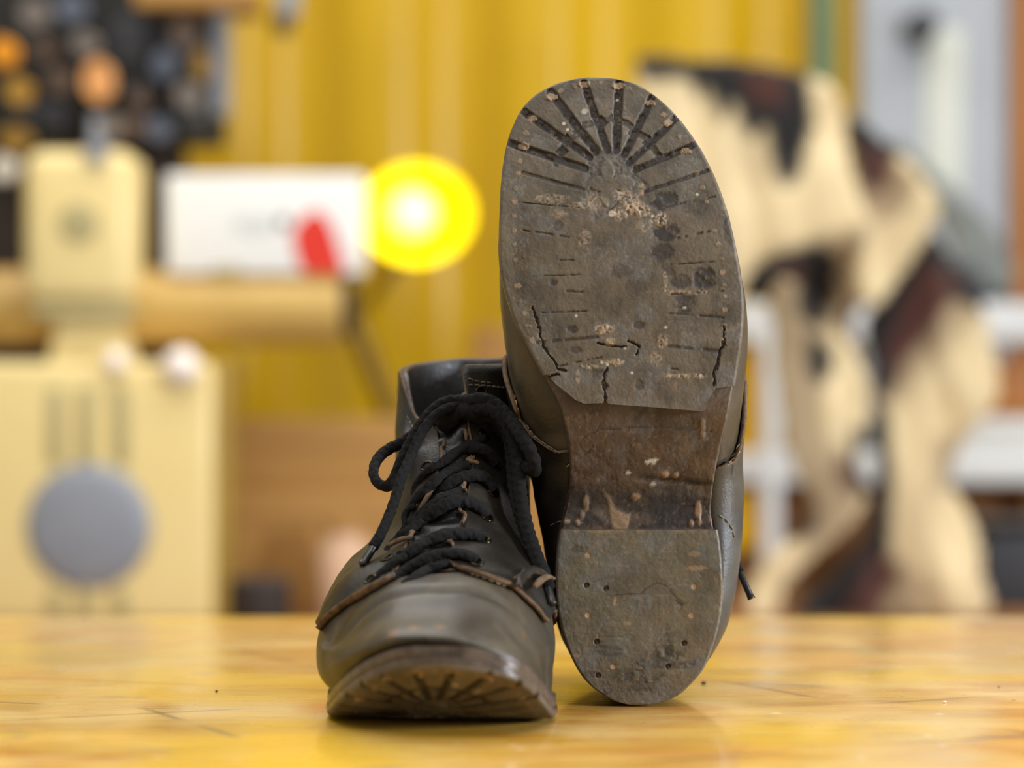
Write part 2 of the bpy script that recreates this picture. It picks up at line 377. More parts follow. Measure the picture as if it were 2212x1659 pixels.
def sole_marks(X, Y, stage):
    U, V = boot2px(X, Y); sh = U.shape; z = np.zeros(sh)
    P3 = np.stack([U, V, np.zeros(sh)], -1)
    n1 = vnoise(P3, 1/14., 4); n2 = vnoise(P3, 1/45., 4); n3 = vnoise(P3 + 99, 1/5., 3); n4 = vnoise(P3 + 55, 1/22., 5)
    groove = z.copy(); dark = z.copy(); grit = z.copy(); pale = z.copy(); dz = z.copy()
    cool = sstep(-0.05, 0.5, n2 + 0.4*n4) * 0.55; warm = sstep(0.0, 0.6, vnoise(P3 + 300, 1/38., 4)) * 0.45
    blob = lambda cx, cy, rx, ry, ir=0.35: sstep(1.25, 0.75, np.sqrt(((U-cx)/rx)**2 + ((V-cy)/ry)**2) + ir*(0.7*n1 + 0.5*n3))
    Uw = U + 3*n1; Vw = V + 3*n4
    if stage == 'fore':
        for a, b, wd in FAN:
            g = sstep(wd*1.15, wd*0.62, seg_dist(U + 2*n1, V + 2*n4, [a, b]))
            worn = 0.65 + 0.35*sstep(-0.3, 0.4, n1 + n2)
            groove = np.maximum(groove, g * (1.0 if wd > 4.5 else 0.7)); dz = np.maximum(dz, g * (0.0017 if wd > 6 else 0.0008) * worn)
        rg = sstep(9, 4.5, seg_dist(Uw, Vw, RING)); groove = np.maximum(groove, rg*.7); dz = np.maximum(dz, rg*0.0009)
        for cx, cy, r in KNOTS:
            k = sstep(r*1.12, r*0.8, np.abs(U-cx) + np.abs(V-cy)); groove = np.maximum(groove, k*0.85); dz = np.maximum(dz, k*0.0014)
        # recessed rough patch in the middle, with worn raised diamonds
        cen = sstep(1.1, 0.92, np.sqrt(((U-1318)/54.)**2 + ((V-372)/50.)**2) + 0.08*n1)
        chan = sstep(1.1, 0.85, np.sqrt(((U-1330)/70.)**2 + ((V-425)/70.)**2) + 0.3*n1)
        rec = np.maximum(cen, chan * 0.9)
        dia = z.copy()
        for cx, cy, rx, ry in ((1312,374,15,26),(1297,400,28,16),(1343,398,27,17),(1316,425,20,28),(1352,476,34,42),(1310,500,30,34),(1345,560,44,60),(1370,640,55,70)):
            dia = np.maximum(dia, sstep(1.12, 0.88, (np.abs((U-cx)/rx)**1.6 + np.abs((V-cy)/ry)**1.6) + 0.12*n1))
        rec = rec * (1 - dia)
        dz = np.maximum(dz, rec * (0.0007 + 0.0004*n3)); cool = np.maximum(cool, rec*0.5); dark = np.maximum(dark, rec*0.45 * sstep(-.5, .3, n3)); groove = np.maximum(groove, 0.0)
        for a, b, wd in THIN:
            gap = sstep(-0.35, 0.05, vnoise(P3*[1, .2, 1] + 31, 1/16., 2))
            g = sstep(wd*1.3, wd*0.5, seg_dist(U, V + 1.5*n1, [a, b])) * gap
            groove = np.maximum(groove, g*0.85); dz = np.maximum(dz, g*0.0005)
        for c in CRACK:
            g = sstep(3.6, 1.2, seg_dist(U + 7*n1 + 3*n3, V + 5*n4, c)); dark = np.maximum(dark, g); dz = np.maximum(dz, g*0.0014)
        # pits and dark worn patches
        for cx, cy, rx, ry, k in ((1430,437,34,22,.85),(1436,505,30,22,.8),(1428,548,26,20,.6),(1520,605,26,24,.85),(1470,612,24,16,.6),(1478,660,26,20,.7),(1445,585,20,16,.5),(1575,500,14,30,.4),
                                  (1195,612,9,9,.6),(1236,715,12,9,.7),(1205,490,11,11,.4),(1380,706,14,10,.6),(1120,560,16,70,.2),(1340,590,24,16,.4),(1500,452,30,18,.35),(1380,835,10,14,.5),(1244,760,12,8,.5),(1290,812,16,12,.5)):
            bl = blob(cx, cy, rx, ry, 0.5); bl = bl * sstep(-0.45, 0.25, n4 + 0.5*n1 + 0.3*bl); dark = np.maximum(dark, np.clip(bl*k*1.25, 0, 1)); dz = np.maximum(dz, bl*0.0007*k)
        # light gritty dirt
        for cx, cy, rx, ry, k in ((1345,425,22,13,.75),(1368,446,22,22,1),(1385,458,20,14,.9),(1425,478,17,15,1),(1385,415,8,18,.8),(1340,468,16,14,.7),(1282,440,18,22,.5),(1190,432,34,10,.5),(1205,465,24,10,.35),(1250,448,22,8,.5),
                                  (1305,715,22,12,1),(1318,742,14,10,.8),(1328,785,24,8,.8),(1270,795,22,4,.9),(1430,740,12,14,.6),(1415,775,16,18,.4),(1436,610,5,30,.5),(1470,634,60,4,.5),(1480,815,50,5,.7),(1247,818,5,16,.5),(1335,455,10,8,.7),(1180,440,9,5,.6),
                                  (1390,492,18,14,.4),(1262,520,14,26,.35),(1300,445,16,16,.5)):
            bl = blob(cx, cy, rx, ry, 0.6); gr = bl * k * sstep(-0.35, 0.25, n3 + 0.35*n1); grit = np.maximum(grit, gr); dz = dz - gr*0.0007*(0.6 + 0.8*n3)
            pale = np.maximum(pale, bl * k * sstep(0.12, 0.32, vnoise(P3 + 12, 1/4., 2)) * 0.45); dark = np.maximum(dark, bl * k * sstep(0.10, 0.30, vnoise(P3 + 70, 1/4.5, 2)) * 0.6)
        pale = np.maximum(pale, blob(1323,464,8,7)); pale = np.maximum(pale, blob(1263,243,7,6)*.5)
        for cx, cy in ((1218,270),(1226,283),(1334,219),(1438,710),(1350,755),(1365,808),(1300,786),(1312,790),(1506,423),(1410,470),(1245,685),(1478,668)):
            pale = np.maximum(pale, blob(cx, cy, 3.5, 3)*0.8)
        # stitches along the rim
        st = dense(px2boot([(1150,745),(1135,690),(1119,630),(1112,560),(1110,490),(1112,430),(1120,370),(1133,300),(1160,245),(1200,205),(1250,186),(1300,182),(1345,191),(1385,208),(1420,238),(1452,275),(1482,325),(1507,385),(1527,440),(1543,500),(1556,560),(1564,625),(1566,690),(1560,745)]), 400)
        su, sv = boot2px(st[:, 0], st[:, 1]); sl = np.concatenate([[0], np.cumsum(np.hypot(np.diff(su), np.diff(sv)))]); kk = 0; q = 8
        r2 = np.random.RandomState(4)
        while q < sl[-1]:
            cx, cy = np.interp(q, sl, su), np.interp(q, sl, sv); vis = r2.rand()
            if vis > 0.15:
                bl = sstep(1.2, 0.8, np.sqrt(((U-cx)/(4+3*r2.rand()))**2 + ((V-cy)/(3.5+2.5*r2.rand()))**2) + 0.5*n3 + 0.3*n1)
                grit = np.maximum(grit, bl*(0.2 + 0.45*r2.rand())); dz = dz - bl*0.0002
            q += 25 + 9*r2.rand()
        rim = sstep(40, 34, seg_dist(U, V, np.stack([su, sv], 1)) * 1.0) * 0
        lipl = sstep(3, 1.2, seg_dist(U, V + 1.5*n1, [(1128,440),(1145,600),(1162,690)])) * 0.3; dark = np.maximum(dark, lipl)
        grit = np.maximum(grit, sstep(0.32, 0.6, n3 + 0.5*n2) * 0.25)
        dark = np.maximum(dark, sstep(0.25, 0.6, n4 - 0.3*n2) * 0.35)
        for cx, cy in ((1190,212),(1261,185),(1335,188),(1404,225),(1444,268),(1151,258),(1130,320),(1480,328)):
            bl = blob(cx, cy, 12, 7, .6); grit = np.maximum(grit, bl*.7); dz = dz - bl*0.0008
    if stage == 'waist':
        dark = np.maximum(dark, sstep(1060, 1085, V + 8*n1 + (U-1400)*-0.04) * sstep(1165, 1140, V) * 0.85 * sstep(-0.7, 0.1, n4 + n2))  # shade of the recess before the heel, put into the colour
        ln = sstep(9, 3, np.abs(V - (1028 + (U-1300)*0.10 + 4*n1))) * sstep(1350, 1410, U); dark = np.maximum(dark, ln); dz = dz + ln*0.0006
        dark = np.maximum(dark, sstep(0.1, 0.5, n4) * 0.6)
        dz = dz + 0.0006*n2 + 0.0012*sstep(1045, 1075, V)*sstep(1150, 1100, V)
        for cx, cy, rx, ry, k in ((1441,1030,9,8,1),(1464,1032,7,7,.8),(1377,1080,10,8,.8),(1268,1095,6,18,.6),(1260,1120,5,12,.6),(1515,1110,7,20,.8),(1518,1135,4,10,.7),(1226,1135,7,5,.8),(1250,1136,6,7,.8),(1500,1140,5,8,.7),(1520,930,6,22,.3)):
            bl = blob(cx, cy, rx, ry, 0.4); grit = np.maximum(grit, bl*k); dz = dz - bl*0.0005
        lf = np.maximum(softin(U + 1.5*n1, V + 1.5*n1, [(1312,1072),(1320,1080),(1333,1108),(1350,1116),(1366,1121),(1364,1135),(1357,1153),(1340,1157),(1327,1149),(1323,1126),(1318,1098)], 2), sstep(3, 1.5, seg_dist(U, V, [(1306,1062),(1322,1095)])) * .6)
        grit = np.maximum(grit, lf*0.75); dark = dark * (1-lf); dz = dz - lf*0.0002
        for cx, cy in ((1414,1053),(1360,1027),(1402,1003),(1410,1000),(1416,1004),(1420,998)): pale = np.maximum(pale, blob(cx, cy, 6, 4)*.8)
        for c in ([(1262,950),(1290,935),(1300,920)],[(1265,985),(1285,970)],[(1300,930),(1420,925),(1540,935)],[(1208,1062),(1240,1058)]):
            g = sstep(3, 1, seg_dist(U + 5*n1, V + 5*n4, c)); dark = np.maximum(dark, g*.7); dz += g*0.0004
        grit = np.maximum(grit, sstep(0.3, 0.6, n3 + 0.4*n1) * 0.3)
    if stage == 'heel':
        for cx, cy in ((1270,1202),(1270,1332),(1325,1443),(1499,1270),(1494,1333)):
            bl = sstep(1.2, .8, np.hypot(U-cx, V-cy)/5.5 + .3*n3); grit = np.maximum(grit, bl*.85); dz += bl*0.0003
        for cx, cy in ((1267,1268),(1289,1390),(1478,1393),(1443,1443),(1292,1462),(1309,1275)):
            r = np.hypot(U-cx, V-cy); dark = np.maximum(dark, sstep(8, 5, r)*.8); dz += sstep(7, 4, r)*0.0015; grit = np.maximum(grit, sstep(3.5, 2, np.hypot(U-cx-2, V-cy-3))*.5)
        for c, k in (([(1325,1290),(1355,1287),(1385,1287),(1398,1273),(1420,1264),(1440,1268),(1455,1288),(1470,1300)],.8),([(1345,1380),(1290,1380),(1310,1345)],.25),([(1280,1260),(1320,1248)],.3),([(1460,1300),(1475,1315),(1462,1330)],.6)):
            g = sstep(2.6, 1, seg_dist(U + 4*n1, V + 4*n4, c)); groove = np.maximum(groove, g*k); dz += g*0.00012
        for cx, cy, rx, ry, k in ((1425,1430,60,20,.55),(1380,1465,60,16,.5),(1450,1400,26,34,.6),(1425,1410,20,26,.5),(1310,1410,34,12,.4),(1360,1455,30,8,.5),(1385,1490,30,16,.4),(1250,1190,18,8,.4),(1300,1500,20,10,.4),(1468,1298,14,14,.6),(1360,1310,20,8,.3),(1270,1460,20,8,.35)):
            bl = blob(cx, cy, rx, ry, 0.9) * sstep(-0.35, 0.25, n4 + 0.4*n1); dark = np.maximum(dark, np.clip(bl*k*1.6, 0, .9)); dz += bl*0.0002
        for cx, cy, rx, ry, k in ((1505,1230,24,5,.4),(1328,1302,3,9,.7),(1500,1200,12,6,.3),(1355,1350,8,5,.4),(1244,1420,8,4,.4)):
            grit = np.maximum(grit, blob(cx, cy, rx, ry, .5)*k)
        st = sstep(0.25, 0.6, vnoise(np.stack([U*0.25, V*1.2, U*0], -1), 1/7., 3)); pale = np.maximum(pale, st*.05)
        grit = np.maximum(grit, sstep(0.35, 0.65, n3 + 0.4*n2) * 0.22)
        dark = np.maximum(dark, sstep(0.3, 0.6, n4)*0.25)
        lip = sstep(1158, 1150, V)*0.3; grit = np.maximum(grit, lip*sstep(-.1,.3,n1))
    dz = dz + 0.00012*n3 + 0.0002*n1
    return dict(cool=cool, warm=warm, groove=groove, dark=dark, grit=grit, pale=pale), dz

def make_sole(bt, root, hi=True):
    H = bt.H; q = 1.0 if hi else 0.72
    zf = lambda x, y: 0.0008 * ((x + 0.008) / 0.05)**2 + spring(y, H)
    mt = lambda x, y: shank_z(y) + spring(y, H)
    edge = px2boot([(1176,822),(1208,812),(1216,834),(1240,867),(1256,875),(1298,874),(1305,866),(1311,876),(1400,882),(1521,892),(1528,886),(1533,863),(1545,842),(1586,836)])
    def y0(u):
        xl = float(sideSL((0.147 - SY0)/(SY1-SY0))); xr = float(sideSR((0.147 - SY0)/(SY1-SY0)))
        ed = edge.copy(); x = xl + (xr - xl) * u
        return float(np.interp(x, ed[:, 0], ed[:, 1]))
    stack_sole(bt, 'outsole', y0, None, zf, lambda x, y: mt(x, y) + 0.0002, int(380*q), int(290*q), [M['rubber'], M['edge']], root, 0.0, 0.0016, lambda X, Y: sole_marks(X, Y, 'fore'))
    # leather sole running the whole length
    def zm(x, y): return shank_z(y) + spring(y, H)
    stack_sole(bt, 'midsole', SY0 + 0.0035, SY1 - 0.0012, lambda x, y: zm(x, y) + 0.0006, lambda x, y: shank_z(y) + spring(y, H) + 0.0055, int(320*q), int(130*q), [M['shank'], M['edge']], root, 0.0006, 0.001,
               lambda X, Y: sole_marks(X, Y, 'waist'))
    yb = float(px2boot([(1380, 1148)])[0, 1])
    stack_sole(bt, 'heel_lift', None, yb, lambda x, y: 0.0 + 0.002*sstep(0.02, 0.0, y), lambda x, y: 0*x + 0.008, int(230*q), int(210*q), [M['heel'], M['edge']], root, 0.0, 0.0014,
               lambda X, Y: sole_marks(X, Y, 'heel'))
    stack_sole(bt, 'heel_block', None, yb - 0.0006, lambda x, y: 0*x + 0.0082, lambda x, y: 0*x + 0.0245, 60, 60, [M['edge'], M['edge']], root, 0.0008, 0.0004)

# ---- upper: a family of closed rings from the sole edge up to the collar
class Upper:
    def __init__(s, bt, F, B, K, mix, W1, C1, extra=None):
        s.bt = bt; ss = [a[0] for a in F]
        s.Fy, s.Fz = spl(ss, [a[1] for a in F]), spl(ss, [a[2] for a in F])
        sb = [a[0] for a in B]; s.By, s.Bz = spl(sb, [a[1] for a in B]), spl(sb, [a[2] for a in B])
        s.K = spl(*zip(*K)); s.mix = spl(*zip(*mix)); s.W1 = spl(*zip(*W1)); s.C1 = spl(*zip(*C1)); s.extra = extra
    def P(s, S, th, rough=True):
        S, th = np.broadcast_arrays(np.asarray(S, float), np.asarray(th, float))
        t = (1 + np.cos(th)) / 2; H = s.bt.H
        By, Fy, Bz, Fz = s.By(S), s.Fy(S), s.Bz(S), s.Fz(S)
        y = By + (Fy - By) * t
        xl, xr = sideUL(t), sideUR(t); mid = (xl + xr) / 2
        x0 = mid + np.where(np.sin(th) >= 0, xr - mid, xl - mid) * s.K(S)
        # tucked in under the foot where it meets the sole
        hs = np.clip(1 - 0.0035 / np.maximum(np.abs(sideSR(t) - sideSL(t)) / 2, 0.007), 0, 1); ms = (sideSL(t) + sideSR(t)) / 2
        xs = ms + (np.where(np.sin(th) >= 0, sideSR(t), sideSL(t)) - ms) * hs
        q = np.clip(S / 0.13, 0, 1); q = np.sqrt(1 - (1 - q)**2); x0 = np.where(np.abs(xs - mid) < np.abs(x0 - mid), xs * (1 - q) + x0 * q, x0)
        c = s.C1(S); x1 = c + s.W1(S) * np.sin(th)
        m = s.mix(S); x = x0 * (1 - m) + x1 * m
        zl = Bz + (Fz - Bz) * t
        zb0, zf0 = mid_top(s.By(0.), H), mid_top(s.Fy(0.), H)
        lowz = mid_top(y, H) - (zb0 + (zf0 - zb0) * t)
        z = zl + (1 - sstep(0.0, 0.35, S)) * lowz
        P = np.stack([x, y, z], -1)
        if s.extra: P = s.extra(P, S, th, t)
        return P
    def N(s, S, th):
        e = 1e-3
        a = s.P(np.clip(S + e, 0, 1), th) - s.P(np.clip(S - e, 0, 1), th); b = s.P(S, th + e) - s.P(S, th - e)
        n = np.cross(a, b); return n / (np.linalg.norm(n, axis=-1)[..., None] + 1e-12)
    def off(s, S, th, d):
        return s.P(S, th) + s.N(S, th) * np.asarray(d)[..., None]
# ------------------------------------------------------------------ the boot standing on its sole, toe to the camera
BL = Boot(0.030, False, (-0.0348, 0.168, 0.0006), yaw=-0.099, sx=0.94)
def bl_extra(P, S, th, t):
    x, y, z = P[..., 0].copy(), P[..., 1].copy(), P[..., 2].copy()
    # cap over the toe is full, the vamp behind it has sunk in
    top = sstep(0.028, 0.045, z) * (1 - sstep(0.5, 0.62, S))
    nn = vnoise(P, 28, 3)
    yc = 0.247 - 5*(x + .01)**2 + 0.003*nn
    z = z - 0.0034 * np.exp(-((y - yc) / 0.0042)**2) * top + 0.0014 * np.exp(-((y - yc - 0.010) / 0.006)**2) * top
    z = z - 0.0016 * np.exp(-((y - 0.216 + 4*(x + .01)**2 - 0.006*nn) / 0.004)**2) * top
    # front of the collar: outer quarter stands low, inner quarter stands high
    up = sstep(0.8, 1.0, S)
    z = z - 0.023 * up * sstep(-0.3, 0.6, np.sin(th)) * sstep(0.70, 0.96, t) + 0.006 * up * sstep(0.05, 0.25, -np.sin(th)) * t
    z = z - 5.5 * np.clip(np.abs(x + 0.012) - 0.008, 0, 0.05)**2 * sstep(0.030, 0.048, z) * sstep(0.19, 0.225, y) * (1 - sstep(.5, .6, S))
    n = vnoise(P, 40, 3); x = x + 0.0012 * n * sstep(0.1, 0.3, S); y = y + 0.0010 * vnoise(P + 3, 45, 3) * sstep(0.3, 0.5, S)
    z = z + 0.0012 * vnoise(P + 5, 35, 3) * sstep(0.1, 0.25, S)
    x = x + 0.0030 * sstep(0.0, 0.08, S) * (1 - sstep(0.25, 0.5, S))
    return np.stack([x, y, z], -1)
UPL = Upper(BL,
    F=[(0,.292,.036),(.05,.2955,.0412),(.1,.2905,.0470),(.15,.282,.0520),(.2,.271,.0560),(.27,.2565,.0600),(.34,.240,.0635),(.42,.221,.0675),(.5,.201,.0735),(.6,.176,.083),(.7,.157,.099),(.8,.141,.115),(.9,.127,.133),(1,.116,.156)],
    B=[(0,.006,.0295),(.1,.002,.042),(.25,.000,.062),(.4,.003,.083),(.6,.011,.110),(.8,.014,.140),(1,.008,.166)],
    K=[(0,.93),(.06,.99),(.12,1.0),(.2,.955),(.3,.85),(.4,.74),(.5,.64),(.7,.6),(1,.6)],
    mix=[(0,0),(.2,0.05),(.4,.35),(.6,.8),(.75,1),(1,1)],
    W1=[(0,.045),(.4,.037),(.6,.0335),(.8,.0325),(1,.0332)],
    C1=[(0,0),(.3,-.002),(.5,-.0045),(.7,-.004),(.85,-.002),(1,-.002)], extra=bl_extra)
# ------------------------------------------------------------------ the boot standing upright on its heel, sole to the camera
BR = Boot(0.018, True, (0.060, 0.0, 0.0007))
def br_extra(P, S, th, t):
    P = P.copy(); n = vnoise(P + 20, 35, 3)
    P[..., 0] += 0.0012 * n * sstep(0.05, 0.2, S); P[..., 2] += 0.0014 * vnoise(P + 9, 30, 3) * sstep(0.1, 0.3, S)
    return P
UPR = Upper(BR,
    F=[(0,.292,.026),(.05,.2955,.034),(.1,.295,.041),(.15,.289,.048),(.2,.278,.053),(.27,.262,.057),(.34,.240,.060),(.42,.218,.064),(.5,.198,.071),(.6,.176,.085),(.7,.157,.101),(.8,.141,.117),(.9,.127,.135),(1,.116,.158)],
    B=[(0,.006,.0295),(.1,.003,.042),(.25,.002,.062),(.4,.004,.083),(.6,.011,.110),(.8,.014,.140),(1,.008,.166)],
    K=[(0,.94),(.06,.98),(.12,.985),(.2,.97),(.3,.92),(.4,.84),(.5,.78),(.7,.72),(1,.72)],
    mix=[(0,0),(.25,0.0),(.4,.3),(.6,.8),(.75,1),(1,1)],
    W1=[(0,.045),(.4,.044),(.6,.040),(.8,.037),(1,.038)],
    C1=[(0,0),(1,0)], extra=br_extra)
# ------------------------------------------------------------------ upper parts
def shell(up, name, S, TH, th_out, th_in, mats, parent, rim=True, disp=None, edge_rim=None, attrs=None):
    """a leather piece over the region S,TH (2-D arrays) with real thickness; slot 1 is its cut edge"""
    nr, nc = S.shape
    P, N = up.P(S, TH), up.N(S, TH)
    d = np.zeros(S.shape) if disp is None else disp
    O = P + N * (th_out + d)[..., None]; I = P + N * (th_in + d * 0.6)[..., None]
    loop = np.concatenate([np.arange(nc), np.arange(1, nr)*nc + nc-1, (nr-1)*nc + np.arange(nc-2, -1, -1), np.arange(nr-2, 0, -1)*nc])
    n = nr*nc; m = len(loop)
    mid = (O.reshape(-1, 3)[loop] + I.reshape(-1, 3)[loop]) / 2
    cen = P.reshape(-1, 3)
    nb = cen[np.roll(loop, 1)] - cen[np.roll(loop, -1)]; ed = np.cross(nb, N.reshape(-1, 3)[loop]); ed /= np.linalg.norm(ed, axis=1)[:, None] + 1e-12
    # point the bulge away from the piece
    test = (mid + ed*0.001) - cen.mean(0); inn = (mid - ed*0.001) - cen.mean(0)
    sg = np.sign((test**2).sum(1) - (inn**2).sum(1)); sg = np.sign(sg.sum()) or 1
    mid = mid + ed * sg * abs(th_out - th_in) * 0.35
    V = np.concatenate([O.reshape(-1, 3), I.reshape(-1, 3), mid])
    Fo = grid_faces(nr, nc); Fi = grid_faces(nr, nc, n)[:, ::-1]
    a, b = loop, np.roll(loop, -1); q = np.arange(m); q2 = np.roll(q, -1)
    R1 = np.stack([a, q + 2*n, q2 + 2*n, b], 1); R2 = np.stack([q + 2*n, a + n, b + n, q2 + 2*n], 1)
    F = np.concatenate([Fo, Fi, R1, R2]); mi = np.zeros(len(F), int); mi[len(Fo)+len(Fi):] = 1 if len(mats) > 1 else 0
    if attrs: attrs = {k: np.concatenate([v.ravel(), v.ravel()*0, np.zeros(m)]) for k, v in attrs.items()}
    return fix(mesh_obj(name, up.bt.W(V), F, mats, parent, True, mi, attrs))

def fix(o):
    bm = bmesh.new(); bm.from_mesh(o.data); bmesh.ops.recalc_face_normals(bm, faces=bm.faces[:]); bm.to_mesh(o.data); bm.free(); return o

class Surf:
    """ray casting against the finished leather, in room coordinates"""
    def __init__(s, objs):
        V = []; F = []; k = 0
        for o in objs:
            vs = np.array([tuple(v.co) for v in o.data.vertices]) + np.array(o.parent.location)
            V.append(vs); F += [tuple(int(i) + k for i in p.vertices) for p in o.data.polygons]; k += len(vs)
        s.V = np.concatenate(V); s.b = BVHTree.FromPolygons([Vector(v) for v in s.V], F)
    def hit(s, u, v, lift=0.0):
        c = Vector((0, -CAMD, CAMZ)); d = (Vector(pix(u, v, 1.0)) - c).normalized()
        h = s.b.ray_cast(c, d)
        if h[0] is None: return None, None
        n = h[1] if h[1].dot(d) < 0 else -h[1]
        return np.array(h[0] + n * lift), np.array(n)
    def path(s, pts, lift):
        """polyline in view measurements laid over the surface; each point (u, v) or (u, v, lift)"""
        out = []; nn = []; d = dense([p[:2] for p in pts], max(2, len(pts) * 8)); L = dense([(p[2] if len(p) > 2 else lift, 0) for p in pts], len(d))[:, 0] if len(pts) > 1 else None
        for q, l in zip(d, L):
            h, n = s.hit(q[0], q[1], 0)
            if h is None or (out and abs(h[1] - out[-1][1]) > 0.03):
                if not out: continue
                w0 = pix(q[0], q[1], out[-1][1] + CAMD); h, n = w0, nn[-1]; out.append(w0); nn.append(n); continue
            out.append(h + n * l); nn.append(n)
        return np.array(out), np.array(nn)

def smooth(P, k=3, it=2):
    P = np.array(P, float)
    for _ in range(it):
        Q = P.copy()
        for i in range(1, len(P)-1):
            a, b = max(0, i-k), min(len(P), i+k+1); w_ = min(i-a, b-1-i); Q[i] = P[i-w_:i+w_+1].mean(0)
        P = Q
    return P

def braid(L, th):
    k = 2*math.pi/0.0052
    return 0.97 + 0.10*np.maximum(np.sin(k*L + 3*th), np.sin(k*L*1.02 - 3*th)) + 0.02*np.sin(L*900 + 5*th)

def lace(name, parent, pts, r=0.0021, flat=0.75, nrm=None, tip=None, frayed=True):
    pts = np.asarray(pts, float); L = np.linalg.norm(np.diff(pts, axis=0), axis=1).sum(); n = max(8, int(L / 0.00055))
    p = dense(pts, n); N = None
    if nrm is not None: N = np.stack([np.interp(np.linspace(0, 1, n), np.linspace(0, 1, len(nrm)), np.asarray(nrm)[:, k]) for k in range(3)], 1)
    V, F = tube_mesh(p, r, 20, flat=flat, nrm=N, mod=braid)
    mb = MB(); mb.add(V, F)
    rr = np.random.RandomState(len(p))
    for i in rr.randint(4, n-4, int(L/0.0011)) if frayed else ():       # loose fibres
        a = p[i]; dv = rr.randn(3); dv /= np.linalg.norm(dv); s0 = a + dv*r*0.85; e0 = a + dv*(r + 0.0003 + 0.0006*rr.rand()) + rr.randn(3)*0.0003
        mb.tube([s0, (s0+e0)/2 + rr.randn(3)*0.00012, e0], 0.00006, 3)
    o = mb.build(name, M['lace'], parent, auto=None)
    if tip is not None:
        V, F = tube_mesh(dense(tip, 24), np.concatenate([np.full(20, r*0.78), np.linspace(r*.8, r*.95, 4)]), 12); mesh_obj('lace_tip', V, F, M['lace_tip'], o if False else parent)
    return o

def stitches(mb, pts, nrm, L=0.0022, gap=0.0012, r=0.00028, lift=0.0002):
    p = np.asarray(pts); s = np.concatenate([[0], np.cumsum(np.linalg.norm(np.diff(p, axis=0), axis=1))]); q = 0
    f = lambda k: np.array([np.interp(k, s, p[:, i]) for i in range(3)]); g = lambda k: np.array([np.interp(k, s, nrm[:, i]) for i in range(3)])
    while q + L < s[-1]:
        a, b = f(q), f(q + L); n = g(q + L/2)
        mb.tube([a, a*.7+b*.3 + n*lift*2, a*.3+b*.7 + n*lift*2, b], r, 6); q += L + gap

def eyelet(parent, P, N, r=0.0036, name='eyelet'):
    N = N / np.linalg.norm(N); prof = [(r*0.55, -0.0008), (r*0.58, 0.0002), (r*0.7, 0.0007), (r*0.86, 0.0007), (r, 0.0001), (r*0.98, -0.0003)]
    mb = MB(); mb.lathe(P, P + N, prof, 24)
    mb.lathe(P, P + N, [(0, 0.00012), (r*0.6, 0.00012)], 24)
    return mb.build(name, [M['eyelet']], parent, auto=None)

